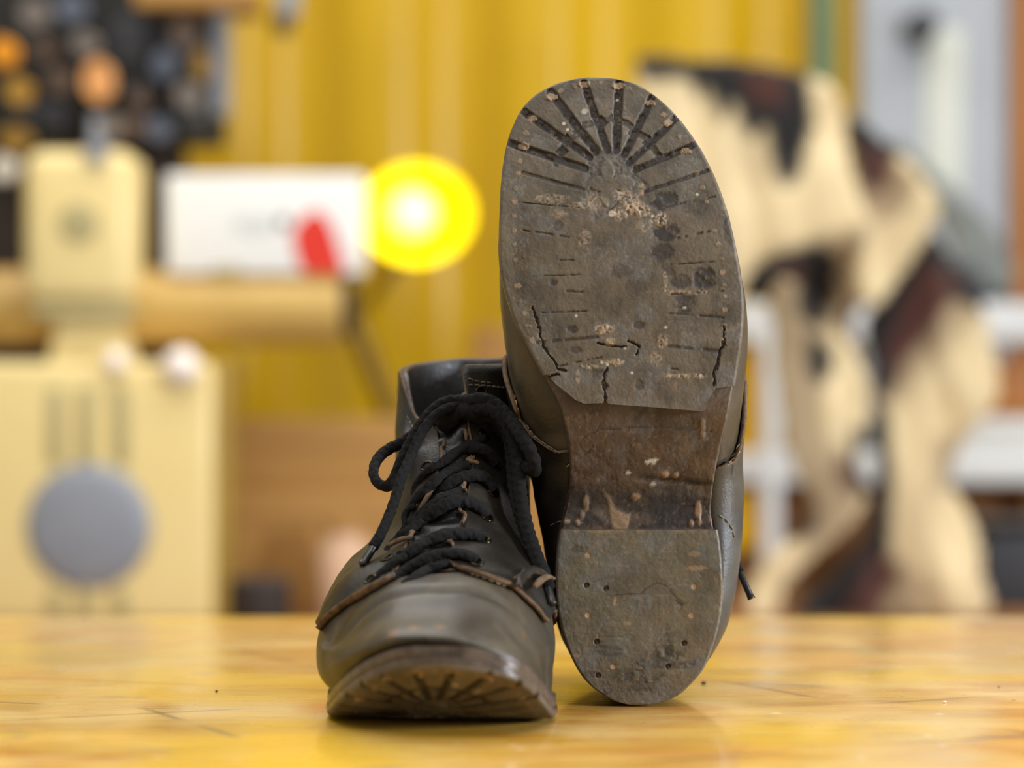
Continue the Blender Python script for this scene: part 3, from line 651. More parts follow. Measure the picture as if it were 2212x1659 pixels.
def make_upper(up, root, edgeA, edgeB, tongue=(0.44, 0.95), vis=True):
    """vamp, tongue, two quarters, lining.  edgeA/B: (s, angle) lists from the sole up the facing to the collar"""
    nS, nT = 200, 320
    Sv = (np.linspace(0, 1, nS)**1.25)[:, None]; Tv = np.linspace(0, 2*math.pi, nT, endpoint=False)[None]
    S = Sv * (0.985 + 0*Tv); T = Tv + 0*Sv
    # the throat stops lower than the collar, where the tongue takes over
    thr = np.exp(-(np.minimum(Tv, 2*math.pi - Tv)/0.62)**4); S = Sv * (0.985 - thr*0.075)
    P = up.P(S, T); N = up.N(S, T)
    lp = P[..., :]
    scuff = sstep(0.25, 0.6, vnoise(P, 220, 4)) * sstep(0.1, 0.4, vnoise(P + 2, 60, 2)) * 0.25
    for (sx, sy, sz, r_) in ((0.004,0.288,0.047,.0035),(-0.006,0.287,0.046,.003),(-0.018,0.286,0.047,.003)):
        d = np.sqrt((P[...,0]-sx)**2 + (P[...,1]-sy)**2 + ((P[...,2]-sz)*0.6)**2); scuff = np.maximum(scuff, sstep(r_*1.5, r_*.3, d + .001*vnoise(P, 600, 2))*0.8)
    F = grid_faces(nS, nT, close=True).tolist() + [(i, i+1, nT-i-1, (nT-i) % nT) for i in range(1, nT//2 - 1)] + [(0, 1, nT-1), (nT//2 - 1, nT//2, nT//2 + 1)]
    vamp = fix(mesh_obj('vamp', up.bt.W(P.reshape(-1, 3)), F, M['vamp'], root, attrs={'scuff': scuff.ravel()}))
    # lining inside the shaft
    S2 = np.linspace(0.45, 1, 70)[:, None] * (1 - thr*0.09); I = up.P(S2, T[:70]) - up.N(S2, T[:70]) * 0.0024
    O = up.P(S2[-1:], T[:1]) + up.N(S2[-1:], T[:1])*0.0004
    V = np.concatenate([I.reshape(-1, 3), (I[-1] + O[0])/2 + [0, 0, .0011], O.reshape(-1, 3)])
    V[70*nT:71*nT] = (I[-1]*.5 + O[0]*.5) + np.array([0, 0, 0.0012])
    fix(mesh_obj('lining', up.bt.W(V), grid_faces(72, nT, close=True), M['lining'], root))
    qs = []
    for sg, ed in ((0, edgeA), (1, edgeB)):
        ed = dense(ed, 120); b = np.linspace(0, 1, 120)
        sE, tE = ed[:, 0], ed[:, 1]; kk = np.linspace(0, 1, 90)[None]
        kk = kk**1.4
        sB = 0.02 + b*0.98
        S_ = sE[:, None] * (1-kk) + sB[:, None] * kk; T_ = tE[:, None] * (1-kk) + math.pi * kk
        S_ = np.clip(S_, 0.0, 1.0); D = 0.0003*vnoise(up.P(S_, T_), 120, 3)
        # the cut edge curls up a little
        D = D + 0.0009*np.exp(-kk/0.03) * (0.6 + 0.8*vnoise(up.P(S_, T_)+1, 60, 2))
        qs.append(shell(up, 'quarter', S_, T_, 0.0026, 0.0004, [M['leather'], M['raw_edge']], root, disp=D))
    # tongue
    t0 = np.interp(np.linspace(0, 1, 80), np.linspace(0, 1, 2), tongue)[:, None]; ph = np.linspace(-0.62, 0.62, 50)[None]
    S_ = t0 + 0*ph; T_ = ph + 0*t0
    wr = 0.0010*np.sin(t0*95 + 2*ph + 2*vnoise(np.stack([S_*6, T_*2, T_*0], -1), 1, 2)) * (1 - (ph/0.62)**4)
    tg = shell(up, 'tongue', S_, T_ % (2*math.pi) if False else T_, 0.0016, 0.0002, [M['shine'], M['raw_edge']], root, disp=wr)
    return vamp, qs, tg
# ================================================================== BOOT standing on its sole
rootL = thing('boot', 'worn black lace-up boot standing on its sole with its toe towards us', 'boot', (-0.034, 0.0, 0.0), 'pair of worn black boots')
rootR = thing('boot', 'worn boot stood upright on its heel, showing the cracked dirty sole', 'boot', (0.06, 0.04, 0.0), 'pair of worn black boots')
make_sole(BL, rootL, hi=True)
make_sole(BR, rootR, hi=True)

def base_lookup(up):
    S = np.linspace(0, 1, 260)[:, None]; T = np.linspace(0, 2*math.pi, 420)[None]; P = up.bt.W(up.P(S, T)); nr, nc = P.shape[:2]
    b = BVHTree.FromPolygons([Vector(v) for v in P.reshape(-1, 3)], grid_faces(nr, nc).tolist())
    def f(u, v):
        c = Vector((0, -CAMD, CAMZ)); h = b.ray_cast(c, (Vector(pix(u, v, 1.0)) - c).normalized())
        if h[0] is None: return None
        k = np.argmin(((P.reshape(-1, 3) - np.array(h[0]))**2).sum(1)); return k // nc / (nr-1), (k % nc) / (nc-1) * 2*math.pi
    return f
lookL = base_lookup(UPL)
def edge_from(pxs, look, pre, post, sign):
    out = list(pre)
    for u, v in pxs:
        h = look(u, v)
        if h is None: continue
        s_, t_ = h
        if sign < 0: t_ = t_ - 2*math.pi if t_ > math.pi*0.0 and t_ > math.pi else t_
        else: t_ = t_ if t_ < math.pi*1.5 else t_ - 2*math.pi
        out.append((s_, t_))
    return out + list(post)
# outer quarter (left in the photo): angles 0..pi ; inner quarter: angles 0..-pi
eA = edge_from([(715,1334),(742,1313),(775,1292),(815,1271),(850,1254),(862,1235),(872,1205),(888,1170),(906,1125),(926,1080),(944,1035),(953,995),(948,950),(938,915)], lookL, [(0.0, 1.9),(0.12, 1.6),(0.175, 1.2)], [(0.93, 0.38),(1.0, 0.52)], 1)
eB = edge_from([(1150,1318),(1105,1276),(1060,1258),(1015,1242),(985,1228),(970,1212),(985,1160),(1002,1115),(1010,1070),(1016,1015),(1014,960),(1010,930)], lookL, [(0.0, -1.95),(0.12, -1.7),(0.19, -1.3),(0.215, -1.0)], [(0.93, -0.26),(1.0, -0.20)], -1)
def make_upper_lr(up, root, eA, eB):
    # the inner quarter runs from its front edge back to -pi
    nS = None
    vamp, qs, tg = make_upper(up, root, eA, eA)
    bpy.data.objects.remove(qs[1])
    ed = dense(eB, 120); b = np.linspace(0, 1, 120); kk = np.linspace(0, 1, 90)[None]**1.4
    S_ = np.clip(ed[:, :1]*(1-kk) + (0.02 + b*0.98)[:, None]*kk, 0, 1); T_ = ed[:, 1:]*(1-kk) - math.pi*kk
    D = 0.0003*vnoise(up.P(S_, T_), 120, 3) + 0.0009*np.exp(-kk/0.03) * (0.6 + 0.8*vnoise(up.P(S_, T_)+1, 60, 2))
    q2 = shell(up, 'quarter', S_, T_, 0.0026, 0.0004, [M['leather'], M['raw_edge']], root, disp=D)
    return vamp, [qs[0], q2], tg
vL, qL, tL = make_upper_lr(UPL, rootL, eA, eB)
SFL = Surf([vL, *qL, tL])

# the upright boot: its quarters meet the vamp in a long curve down both sides
lookR = base_lookup(UPR)
post = [(0.42, 0.75),(0.5, 0.40),(0.62, 0.34),(0.8, 0.36),(1.0, 0.40)]
eR = edge_from([(1572,992),(1586,975),(1596,950),(1601,920)], lookR, [(0.0, 1.83)], [(0.33, 1.2)] + post, 1)
eRn = edge_from([(1210,972),(1190,962),(1165,946),(1140,922),(1124,893),(1115,858)], lookR, [(0.0, -1.76)], [(0.34, -1.15)] + [(a, -b) for a, b in post], -1)
vR, qR, tR = make_upper_lr(UPR, rootR, eR, eRn)
SFR = Surf([vR, *qR])
qR[0].data.materials[0] = M['lit_quarter']; qR[0]['label'] = 'outer side of the boot upper, its grey lightened for the side light'

# ---- eyelets
EYR = [(1047,938),(1070,1003),(1066,1062),(1052,1117),(1046,1166),(1030,1214)]
EYL = [(922,1008),(893,1092),(862,1156),(836,1206),(800,1252)]
for u, v in EYR + EYL + [(1040,848)]:
    p, n = SFL.hit(u, v)
    if p is not None: eyelet(rootL, p, n)
for u, v in ((893,868),):
    p, n = SFL.hit(u, v)
    if p is not None: eyelet(rootL, p, n, 0.002)

# ---- laces of the standing boot
def lay(pts, lift=0.0022, r=0.0024, flat=0.72, **k):
    P, N = SFL.path(pts, lift); P = smooth(P, 3, 2); return lace('lace', rootL, P, r, flat, N, **k)
lay([(1045,945,.0005),(1020,962,.003),(985,985),(955,1005),(925,1022),(898,1045),(889,1072),(893,1092,.0028),(888,1097,-.003)], r=.0022)
lay([(1068,1003,.0004),(1050,985,.003),(1020,972,.0036),(985,976,.0036),(965,985,.0028),(956,990,-.003)], r=.0030)
lay([(1020,1005,.001),(985,1018,.003),(950,1040),(915,1068),(893,1090),(876,1112),(872,1138,.0028),(862,1150,-.003)], r=.0027)
lay([(1066,1060,.0004),(1045,1040,.003),(1010,1034,.0038),(975,1042,.0038),(945,1062,.0028),(936,1067,-.003)], r=.0032)
lay([(1000,1065,.001),(965,1082,.003),(925,1108,.003),(890,1135,.003),(862,1160),(840,1172,.0028),(838,1200,-.003)], r=.0029)
lay([(1052,1116,.0004),(1030,1098,.003),(1000,1090,.004),(965,1096,.004),(930,1118,.0034),(895,1142,.0030),(860,1165,.0026),(835,1180,.0028),(838,1200,-.003)], r=.0034)
lay([(1046,1166,.0004),(1015,1162,.003),(975,1166,.004),(935,1178,.0038),(895,1196,.0034),(858,1214,.003),(825,1236,.0028),(800,1250,.0028),(808,1243,-.003)], r=.0037)
lay([(1030,1212,.0004),(1000,1204,.003),(960,1208,.0040),(915,1222,.0038),(875,1240,.0034),(838,1258,.003),(808,1270,.0028),(808,1243,-.003)], r=.0033)
lay([(968,1222,.0016),(930,1236,.003),(890,1250,.0030),(855,1264,.0028),(846,1269,-.003)], r=.0025)
lay([(900,1095,.001),(885,1110,.003),(878,1140,.003),(880,1165,.0028),(862,1150,-.003)], r=.0016)
# the knot and bow over the top of the throat
lay([(960,925,.003),(985,905,.006),(1015,898,.007),(1040,905,.006),(1060,925,.0028),(1051,930,-.003)], r=.0044, flat=.9)
lay([(935,915,.004),(960,890,.007),(1000,875,.009),(1040,882,.0028),(1031,887,-.003)], r=.0042, flat=.9)
def free(pts, r=0.0024, **k):
    """pts: (u, v, distance from the camera)"""
    return lace('lace', rootL, smooth(np.array([pix(*p) for p in dense(pts, len(pts)*6)]), 2, 1), r, 0.8, None, **k)
# left loop, front strand then back strand
free([(1010,880,1.452),(985,866,1.448),(955,872,1.444),(930,892,1.440),(905,925,1.436),(885,960,1.432),(866,1000,1.428),(852,1035,1.426),(835,1052,1.427),(812,1040,1.432),(806,1015,1.438),(818,988,1.446),(840,970,1.452),(870,955,1.456),(905,930,1.458)], r=.0029)
free([(985,878,1.446),(960,885,1.440),(930,908,1.435),(905,945,1.430),(888,985,1.426),(868,1030,1.417),(856,1070,1.411),(840,1115,1.404),(822,1155,1.397),(806,1182,1.393)], r=.0026, tip=[pix(810,1176,1.394), pix(798,1196,1.391), pix(783,1220,1.388)])
# right loop down the inner side, and the long end beside it
free([(1000,872,1.450),(1035,862,1.446),(1070,874,1.444),(1100,905,1.438),(1128,945,1.427),(1150,985,1.422),(1156,1020,1.422),(1138,1012,1.431),(1115,975,1.445),(1090,940,1.452),(1060,915,1.456)], r=.0034)
free([(1020,885,1.447),(1055,882,1.443),(1085,905,1.440),(1108,950,1.437),(1118,1010,1.432),(1124,1070,1.424),(1135,1130,1.414),(1152,1185,1.402),(1172,1235,1.390),(1184,1270,1.382)], r=.0034)
free([(1040,900,1.449),(1075,905,1.445),(1098,945,1.441),(1104,1000,1.438),(1110,1060,1.430),(1124,1120,1.420),(1148,1180,1.408),(1166,1222,1.398)], r=.0028, tip=[pix(1180,1262,1.384), pix(1188,1290,1.378), pix(1192,1306,1.376)])

# ---- stitching on the standing boot
mb = MB()
for pts in ([(722,1322),(760,1296),(800,1275),(838,1256)],[(1000,1232),(1050,1248),(1100,1268)],[(1012,832),(1040,833),(1070,836),(1098,838)],[(1012,818),(1030,824),(1060,828)],[(880,900),(895,930),(905,955)],[(1110,1250),(1128,1238),(1146,1232),(1162,1240)]):
    P, N = SFL.path(pts, 0.0002); mb = MB()
    if len(P) > 3: stitches(mb, P, N)
    if mb.V: mb.build('stitching', M['thread'], rootL)
# ---- torn leather tab on the inner side, and the curled lip of the outer quarter
def strap(name, pts, w, t, lift, mats, parent, sf, twist=0.0):
    P, N = sf.path(pts, lift); P = smooth(P, 2, 2); m = len(P); T = np.gradient(P, axis=0); T /= np.linalg.norm(T, axis=1)[:, None]
    N = N - T*(N*T).sum(1)[:, None]; N /= np.linalg.norm(N, axis=1)[:, None]; B = np.cross(T, N); rows = []
    for a in np.linspace(-1, 1, 9):
        ww = w * 0.72 * (1 + 0.5*vnoise(P + 4, 260, 3)[:, None]) * np.sin(np.clip(np.linspace(0.12, 1.0, m), 0, 1)*math.pi*0.92 + .05)[:, None]**0.5
        rows.append(P + B*a*ww/2 + N*(t*(1 - a*a*0.8) + twist*a*a*w))
    O = np.stack(rows, 1); I = O - N[:, None]*t
    V = np.concatenate([O.reshape(-1, 3), I.reshape(-1, 3)]); n = m*9
    F = np.concatenate([grid_faces(m, 9), grid_faces(m, 9, n)[:, ::-1]])
    loop = np.concatenate([np.arange(9), np.arange(1, m)*9+8, (m-1)*9+np.arange(7, -1, -1), np.arange(m-2, 0, -1)*9]); a, b = loop, np.roll(loop, -1)
    R = np.stack([a, a+n, b+n, b], 1); F2 = np.concatenate([F, R]); mi = np.zeros(len(F2), int); mi[len(F):] = 1
    return fix(mesh_obj(name, V, F2, mats, parent, True, mi))
strap('torn_tab', [(1112,1268),(1122,1252),(1140,1242),(1158,1246),(1170,1256)], 0.0060, 0.0016, 0.0035, [M['leather'], M['raw_edge']], rootL, SFL, 0.05)
strap('torn_tab', [(1138,1282),(1150,1266),(1166,1258),(1178,1262)], 0.0042, 0.0014, 0.0045, [M['raw_edge'], M['raw_edge']], rootL, SFL, 0.1)
strap('curled_edge', [(697,1362),(712,1338),(740,1316),(775,1295),(812,1275),(855,1252)], 0.0040, 0.0016, 0.0022, [M['raw_edge'], M['raw_edge']], rootL, SFL, -0.15)
strap('curled_edge', [(968,1218),(990,1234),(1020,1244),(1060,1256),(1100,1270)], 0.0018, 0.0012, 0.0022, [M['raw_edge'], M['raw_edge']], rootL, SFL, -0.1)
strap('curled_edge', [(842,1190),(858,1180),(875,1172),(888,1160),(900,1140)], 0.0032, 0.0012, 0.0024, [M['raw_edge'], M['raw_edge']], rootL, SFL, 0.0)
strap('curled_edge', [(912,1110),(922,1090),(932,1070),(940,1058)], 0.0034, 0.0012, 0.0024, [M['raw_edge'], M['raw_edge']], rootL, SFL, 0.0)
for pts, w_ in (([(948,960),(954,978),(956,1000),(954,1016)], .0022), ([(1012,930),(1014,945),(1015,958)], .0026), ([(1012,988),(1018,1000),(1026,1010)], .0036), ([(1014,1045),(1010,1060),(1006,1074)], .0016), ([(1003,1104),(1001,1122),(996,1142)], .0022), ([(975,1178),(978,1192)], .0018)):
    strap('curled_edge', pts, w_, 0.001, 0.0030, [M['raw_edge'], M['raw_edge']], rootL, SFL, 0.0)

# ---- the upright boot: laces, stitching
mb = MB()
for pts in ([(1107,842),(1122,895),(1150,938),(1185,965),(1222,985)],[(1232,1000),(1222,1010)],[(1598,960),(1585,980),(1568,995)],[(1598,975),(1585,992),(1566,1006)],[(1553,1112),(1570,1125),(1582,1145),(1586,1165)],[(1190,1135),(1205,1128),(1218,1124)]):
    P, N = SFR.path(pts, 0.0002)
    mb = MB()
    if len(P) > 3: stitches(mb, P, N, 0.0028, 0.0014, 0.0003)
    if mb.V: mb.build('stitching', M['thread'], rootR)
for k in range(5):       # rows across the throat (behind)
    S0 = 0.55 + 0.09*k
    P = UPR.bt.W(UPR.off(np.full(14, S0), np.linspace(-0.5, 0.5, 14), 0.0055*np.ones(14))); lace('lace', rootR, P, 0.0024, 0.75, frayed=False)
# a loose end hanging past the outer side
pr = [BR.W(UPR.off(np.array([s_]), np.array([t_]), np.array([d_])))[0] for s_, t_, d_ in ((.86,.45,.006),(.8,.7,.006),(.72,1.0,.007),(.66,1.25,.008),(.62,1.45,.009))]
pr += [pix(1583,1190,1.462), pix(1590,1214,1.459), pix(1598,1236,1.457)]
lace('lace', rootR, smooth(np.array(dense(pr, 40)), 2, 1), 0.0021, 0.85, tip=[pix(1594,1226,1.458), pix(1608,1258,1.456), pix(1624,1294,1.455)])
# ------------------------------------------------------------------ workbench
def bench_mat():
    m = bpy.data.materials.new('varnished_wood'); m.use_nodes = True; nt = m.node_tree; N = nt.nodes; L = nt.links; b = N['Principled BSDF']
    tc = N.new('ShaderNodeTexCoord')
    def mapped(sc, loc=(0, 0, 0), rot=0):
        mp = N.new('ShaderNodeMapping'); mp.inputs['Scale'].default_value = sc; mp.inputs['Location'].default_value = loc; mp.inputs['Rotation'].default_value = (0, 0, rot); L.new(tc.outputs['Object'], mp.inputs['Vector']); return mp.outputs[0]
    def noise(vec, sc, det=5, dist=0.0):
        n = N.new('ShaderNodeTexNoise'); n.inputs['Scale'].default_value = sc; n.inputs['Detail'].default_value = det; n.inputs['Distortion'].default_value = dist; L.new(vec, n.inputs['Vector']); return n.outputs['Fac']
    def mr(src, a, c, t0=0.0, t1=1.0):
        r = N.new('ShaderNodeMapRange'); r.inputs['From Min'].default_value = a; r.inputs['From Max'].default_value = c; r.inputs['To Min'].default_value = t0; r.inputs['To Max'].default_value = t1; L.new(src, r.inputs['Value']); return r.outputs['Result']
    def mix(f, A, B):
        x = N.new('ShaderNodeMix'); x.data_type = 'RGBA'; L.new(f, x.inputs[0])
        for s_, v in ((6, A), (7, B)):
            if isinstance(v, tuple): x.inputs[s_].default_value = (*lin(v), 1)
            else: L.new(v, x.inputs[s_])
        return x.outputs[2]
    def mul(a, c):
        x = N.new('ShaderNodeMath'); x.operation = 'MULTIPLY'; L.new(a, x.inputs[0])
        if isinstance(c, float): x.inputs[1].default_value = c
        else: L.new(c, x.inputs[1])
        return x.outputs[0]
    grain = mapped((1.0, 3.0, 1)); fine = mapped((2, 22, 1)); iso = mapped((1, 2.2, 1))
    c = mix(mr(noise(grain, 9, 6, 0.6), 0.38, 0.62), (196, 146, 66), (212, 170, 90))
    c = mix(mul(mr(noise(mapped((1, 1.5, 1), (3, 1, 0)), 8, 5, 1.0), 0.50, 0.66), 0.65), c, (178, 116, 44))       # amber streaks
    c = mix(mul(mr(noise(mapped((1.2, 1.0, 1), (7, 2, 0)), 9, 5, 0.8), 0.48, 0.66), 0.7), c, (216, 188, 124))     # worn pale patches
    c = mix(mul(mr(noise(mapped((1, 0.8, 1), (0.4, 5.3, 0)), 5.5, 3, 0.4), 0.47, 0.60), 0.85), c, (212, 168, 22))  # yellow wall's reflection, put into the colour as patches
    c = mix(mul(mr(noise(fine, 10, 5), 0.58, 0.72), 0.45), c, (140, 90, 42))
    # greyish rub marks, dots, long scratches
    c = mix(mul(mr(noise(mapped((1, 0.9, 1), (9, 9, 0)), 26, 3), 0.63, 0.72), 0.5), c, (150, 128, 100))
    def spots(sc, thr, seed):
        v = N.new('ShaderNodeTexVoronoi'); v.inputs['Scale'].default_value = sc; L.new(mapped((1, 1.2, 1), (seed, seed * 2, 0)), v.inputs['Vector'])
        w_ = N.new('ShaderNodeTexWhiteNoise'); L.new(v.outputs['Position'], w_.inputs['Vector'])
        return mul(mr(v.outputs['Distance'], thr, thr * 0.6), mr(w_.outputs['Value'], 0.45, 0.47))
    c = mix(mul(spots(70, 0.07, 1.3), 0.9), c, (52, 38, 26))
    c = mix(mul(spots(38, 0.05, 4.1), 0.8), c, (70, 50, 34))
    c = mix(mul(spots(30, 0.09, 8.1), 0.6), c, (245, 232, 205))
    dents = []
    for rot, sc, seed, thr in ((0.35, 3.0, 1.0, 0.0045), (-0.5, 2.4, 3.3, 0.004), (1.1, 2.0, 5.7, 0.003), (0.06, 5.0, 2.2, 0.006)):
        wv = N.new('ShaderNodeTexWave'); wv.wave_type = 'BANDS'; wv.bands_direction = 'Y'; wv.inputs['Scale'].default_value = sc; wv.inputs['Distortion'].default_value = 1.2; wv.inputs['Detail'].default_value = 2; wv.inputs['Detail Scale'].default_value = 1.2
        L.new(mapped((1, 1, 1), (seed, seed, 0), rot), wv.inputs['Vector'])
        ln = mul(mr(wv.outputs['Fac'], thr * 1.5, 0.0), mr(noise(mapped((1, 1, 1), (seed * 3, 0, 0)), 6, 3), 0.56, 0.62))
        c = mix(mul(ln, 0.6), c, (96, 72, 48)); dents.append(ln)
    L.new(c, b.inputs['Base Color'])
    L.new(mr(noise(mapped((1, 2, 1), (2, 2, 0)), 9, 5), 0.35, 0.68, 0.16, 0.36), b.inputs['Roughness'])
    b.inputs['Specular IOR Level'].default_value = 0.5; b.inputs['Coat Weight'].default_value = 0.35; b.inputs['Coat Roughness'].default_value = 0.08
    bp = N.new('ShaderNodeBump'); bp.inputs['Strength'].default_value = 0.25; bp.inputs['Distance'].default_value = 0.0012
    L.new(noise(mapped((1, 5, 1)), 40, 6), bp.inputs['Height']); L.new(bp.outputs[0], b.inputs['Normal'])
    bc = N.new('ShaderNodeBump'); bc.inputs['Strength'].default_value = 0.12; bc.inputs['Distance'].default_value = 0.001
    L.new(noise(mapped((1, 3, 1)), 14, 4), bc.inputs['Height']); L.new(bc.outputs[0], b.inputs['Coat Normal'])
    return m
M['bench'] = bench_mat()
M['bench_frame'] = pmat('bench_frame_paint', (86, 88, 90), (70, 72, 74), 6, rough=0.5)
bench = thing('workbench', 'long workbench with a worn, varnished yellow-brown plywood top carrying the boots', 'workbench', (0, 0.1, -0.9))
MB().box((-1.5, -0.36, -0.036), (1.5, 0.552, 0.0), 0.003).build('bench_top', M['bench'], bench)
for x in (-1.38, 1.38):
    for y in (-0.26, 0.45): MB().box((x-0.035, y-0.035, -0.9), (x+0.035, y+0.035, -0.036), 0.004).build('leg', M['bench_frame'], bench)
for y in (-0.26, 0.45): MB().box((-1.345, y-0.02, -0.13), (1.345, y+0.02, -0.05), 0.003).build('rail', M['bench_frame'], bench)

# crumbs of dirt the heel left on the wood
M['crumb'] = pmat('dry_dirt', (62, 46, 34), (40, 30, 24), 300, rough=0.9)
M['fleck'] = pmat('pale_fleck', (225, 220, 210), rough=0.5)
def crumb(u, v, r, mat, label, grp=None):
    d = CAMZ * FPX / (v - 829.5); p = pix(u, v, d)
    bm = bmesh.new(); bmesh.ops.create_icosphere(bm, subdivisions=2, radius=r)
    for q in bm.verts: q.co *= 0.75 + 0.5*random.random(); q.co.z *= 0.55
    zz = min(q.co.z for q in bm.verts)
    for q in bm.verts: q.co += Vector((p[0], p[1], -zz))
    return tag(MB().bm(bm).build('dirt_crumb', mat, auto=None), label, 'crumb', group=grp)
crumb(1520, 1478, 0.0014, M['crumb'], 'tiny dark dirt crumb on the wood right beside the upright heel', None)
crumb(2040, 1519, 0.0010, M['fleck'], 'tiny white fleck on the wood at the right side of the bench', None)
crumb(2158, 1485, 0.0006, M['crumb'], 'tiny dark speck near the right end of the bench top', None)
crumb(468, 1495, 0.0009, M['crumb'], 'tiny dark speck on the wood left of the standing boot', None)
# ------------------------------------------------------------------ the room
def C(name, *a, **k): M[name] = pmat(name, *a, **k)
C('yellow_wall', (202, 162, 0), (190, 149, 0), 3, rough=0.34, spec=0.5)
C('concrete', (120, 116, 108), (100, 97, 92), 3, rough=0.8)
C('green_trim', (92, 118, 84), (80, 104, 76), 8, rough=0.6)
C('door_grey', (168, 172, 178), (158, 163, 170), 4, rough=0.5)
C('door_pale', (208, 210, 198), (198, 202, 192), 6, rough=0.4)
C('black', (24, 22, 20), (40, 36, 32), 20, rough=0.35)
C('dark_brown', (52, 38, 26), (38, 29, 22), 12, rough=0.7)
C('orange_wood', (178, 112, 40), (150, 92, 32), 6, rough=0.5, stretch=(1, 1, .2))
C('cream', (238, 214, 150), (230, 204, 136), 4, rough=0.35)
C('cream_side', (170, 138, 60), (150, 120, 50), 6, rough=0.45)
C('arm', (206, 170, 96), (194, 156, 82), 4, rough=0.4)
C('steel', (152, 154, 160), (138, 141, 150), 6, rough=0.55, metal=0.3)
C('grey_paint', (178, 164, 116), rough=0.5)
C('white', (240, 238, 234), (232, 230, 224), 6, rough=0.5)
C('white_knob', (250, 236, 226), rough=0.3)
C('red', (214, 36, 22), (224, 56, 36), 10, rough=0.5)
C('card', (176, 132, 70), (164, 120, 60), 4, rough=0.75)
C('card_dark', (138, 92, 44), (120, 78, 36), 6, rough=0.75)
C('shelf_white', (214, 214, 210), (202, 203, 202), 5, rough=0.45)
C('yellow_bin', (222, 172, 4), (206, 156, 2), 5, rough=0.4)
C('charcoal', (44, 45, 50), (54, 55, 60), 10, rough=0.6)
C('lamp_yellow', (250, 230, 8), (246, 222, 4), 6, rough=0.35)
C('lamp_arm', (150, 118, 12), (130, 100, 10), 8, rough=0.4)
C('pinkish', (206, 168, 138), rough=0.7)
M['bulb'] = pmat('lit_bulb', (255, 246, 150), emis=((255, 252, 130), 1.35))
M['glass_pane'] = pmat('frosted_pane', (222, 226, 220), rough=0.3, emis=((222, 226, 214), 0.12))

def struct(name, mb, mat, **k): return tag(mb.build(name, mat, None, **k), kind='structure')
struct('floor', MB().box((-3, -3.2, -1.0), (3, 2.95, -0.9)), M['concrete'])
# corrugated yellow wall (pressed steel profile)
xs = []; p = 0.222; x = -2.965
while x < 3.0:
    for q in np.linspace(0, 1, 17)[:-1]: xs.append((x + p*q, -0.040*float(sstep(0.06, 0.42, q)*(1 - sstep(0.62, 0.98, q)))))
    x += p
V = []; F = []
for xx, yy in xs:
    V += [(xx, 2.76 + yy, -0.9), (xx, 2.76 + yy, 1.9), (xx, 2.83, -0.9), (xx, 2.83, 1.9)]
for i in range(len(xs) - 1):
    a, b = 4*i, 4*i + 4; F += [(a, b, b+1, a+1), (a+2, a+3, b+3, b+2), (a+1, b+1, b+3, a+3), (a, a+2, b+2, b)]
F += [(0, 1, 3, 2), (len(V)-4, len(V)-2, len(V)-1, len(V)-3)]
tag(mesh_obj('wall_back', V, F, M['yellow_wall'], None, True, auto=40), kind='structure')
struct('wall_right', MB().box((2.6, -3.2, -0.9), (2.7, 2.76, 1.9)), M['door_grey'])
struct('wall_left', MB().box((-2.7, -3.2, -0.9), (-2.6, 2.76, 1.9)), M['door_pale'])
def pbox(mb, u0, v0, u1, v1, d, depth, r=0.004):
    """box whose front face covers the measured area at distance d; depth behind it"""
    a = pix(u0, v1, d); b = pix(u1, v0, d); mb.box((a[0], a[1], a[2]), (b[0], b[1] + depth, b[2]), r); return mb
D1 = 4.12
mb = MB(); a = pix(1752, 0, D1); b = pix(1806, 0, D1); mb.box((a[0], a[1], -0.9), (b[0], a[1] + 0.03, 1.9), 0.003); struct('trim_1', mb, M['green_trim'])
dr = thing('door_1', None, None, (0.9, 2.66, -0.9)); tag(dr, kind='structure')
a = pix(1862, 0, 4.08); b = pix(2186, 0, 4.08)
MB().box((a[0], a[1], -0.9), (b[0] , a[1] + 0.05, 1.5), 0.006).build('door_leaf', M['door_grey'], dr)
g0 = pix(1996, 470, 4.08); g1 = pix(2082, 96, 4.08)
MB().box((g0[0], g0[1] - 0.006, g0[2]), (g1[0], g0[1] + 0.02, g1[2] + .02), 0.004).build('door_panel', M['door_pale'], dr)
k = pix(1985, 62, 4.06); MB().cyl(k + [0, 0.03, 0], k + [0, -0.05, 0], 0.022, r=0.005).build('door_handle', M['charcoal'], dr)
a = pix(2196, 0, 4.05); struct('trim_2', MB().box((a[0], a[1], -0.9), (a[0] + 0.5, a[1] + 0.05, 1.6), 0.004), M['orange_wood'])

# ---- a lower bench in the background that carries everything behind the boots
bb = thing('back_bench', 'low bench at the far side of the room under the machine and boxes', 'workbench', (0.1, 2.0, -0.9))
MB().box((-1.1, 1.62, -0.145), (1.5, 2.23, -0.108), 0.003).build('bench_top', M['card_dark'], bb)
for x in (-1.0, 1.4):
    for y in (1.7, 2.18): MB().box((x-0.03, y-0.03, -0.9), (x+0.03, y+0.03, -0.145), 0.003).build('leg', M['charcoal'], bb)
ZB = -0.108

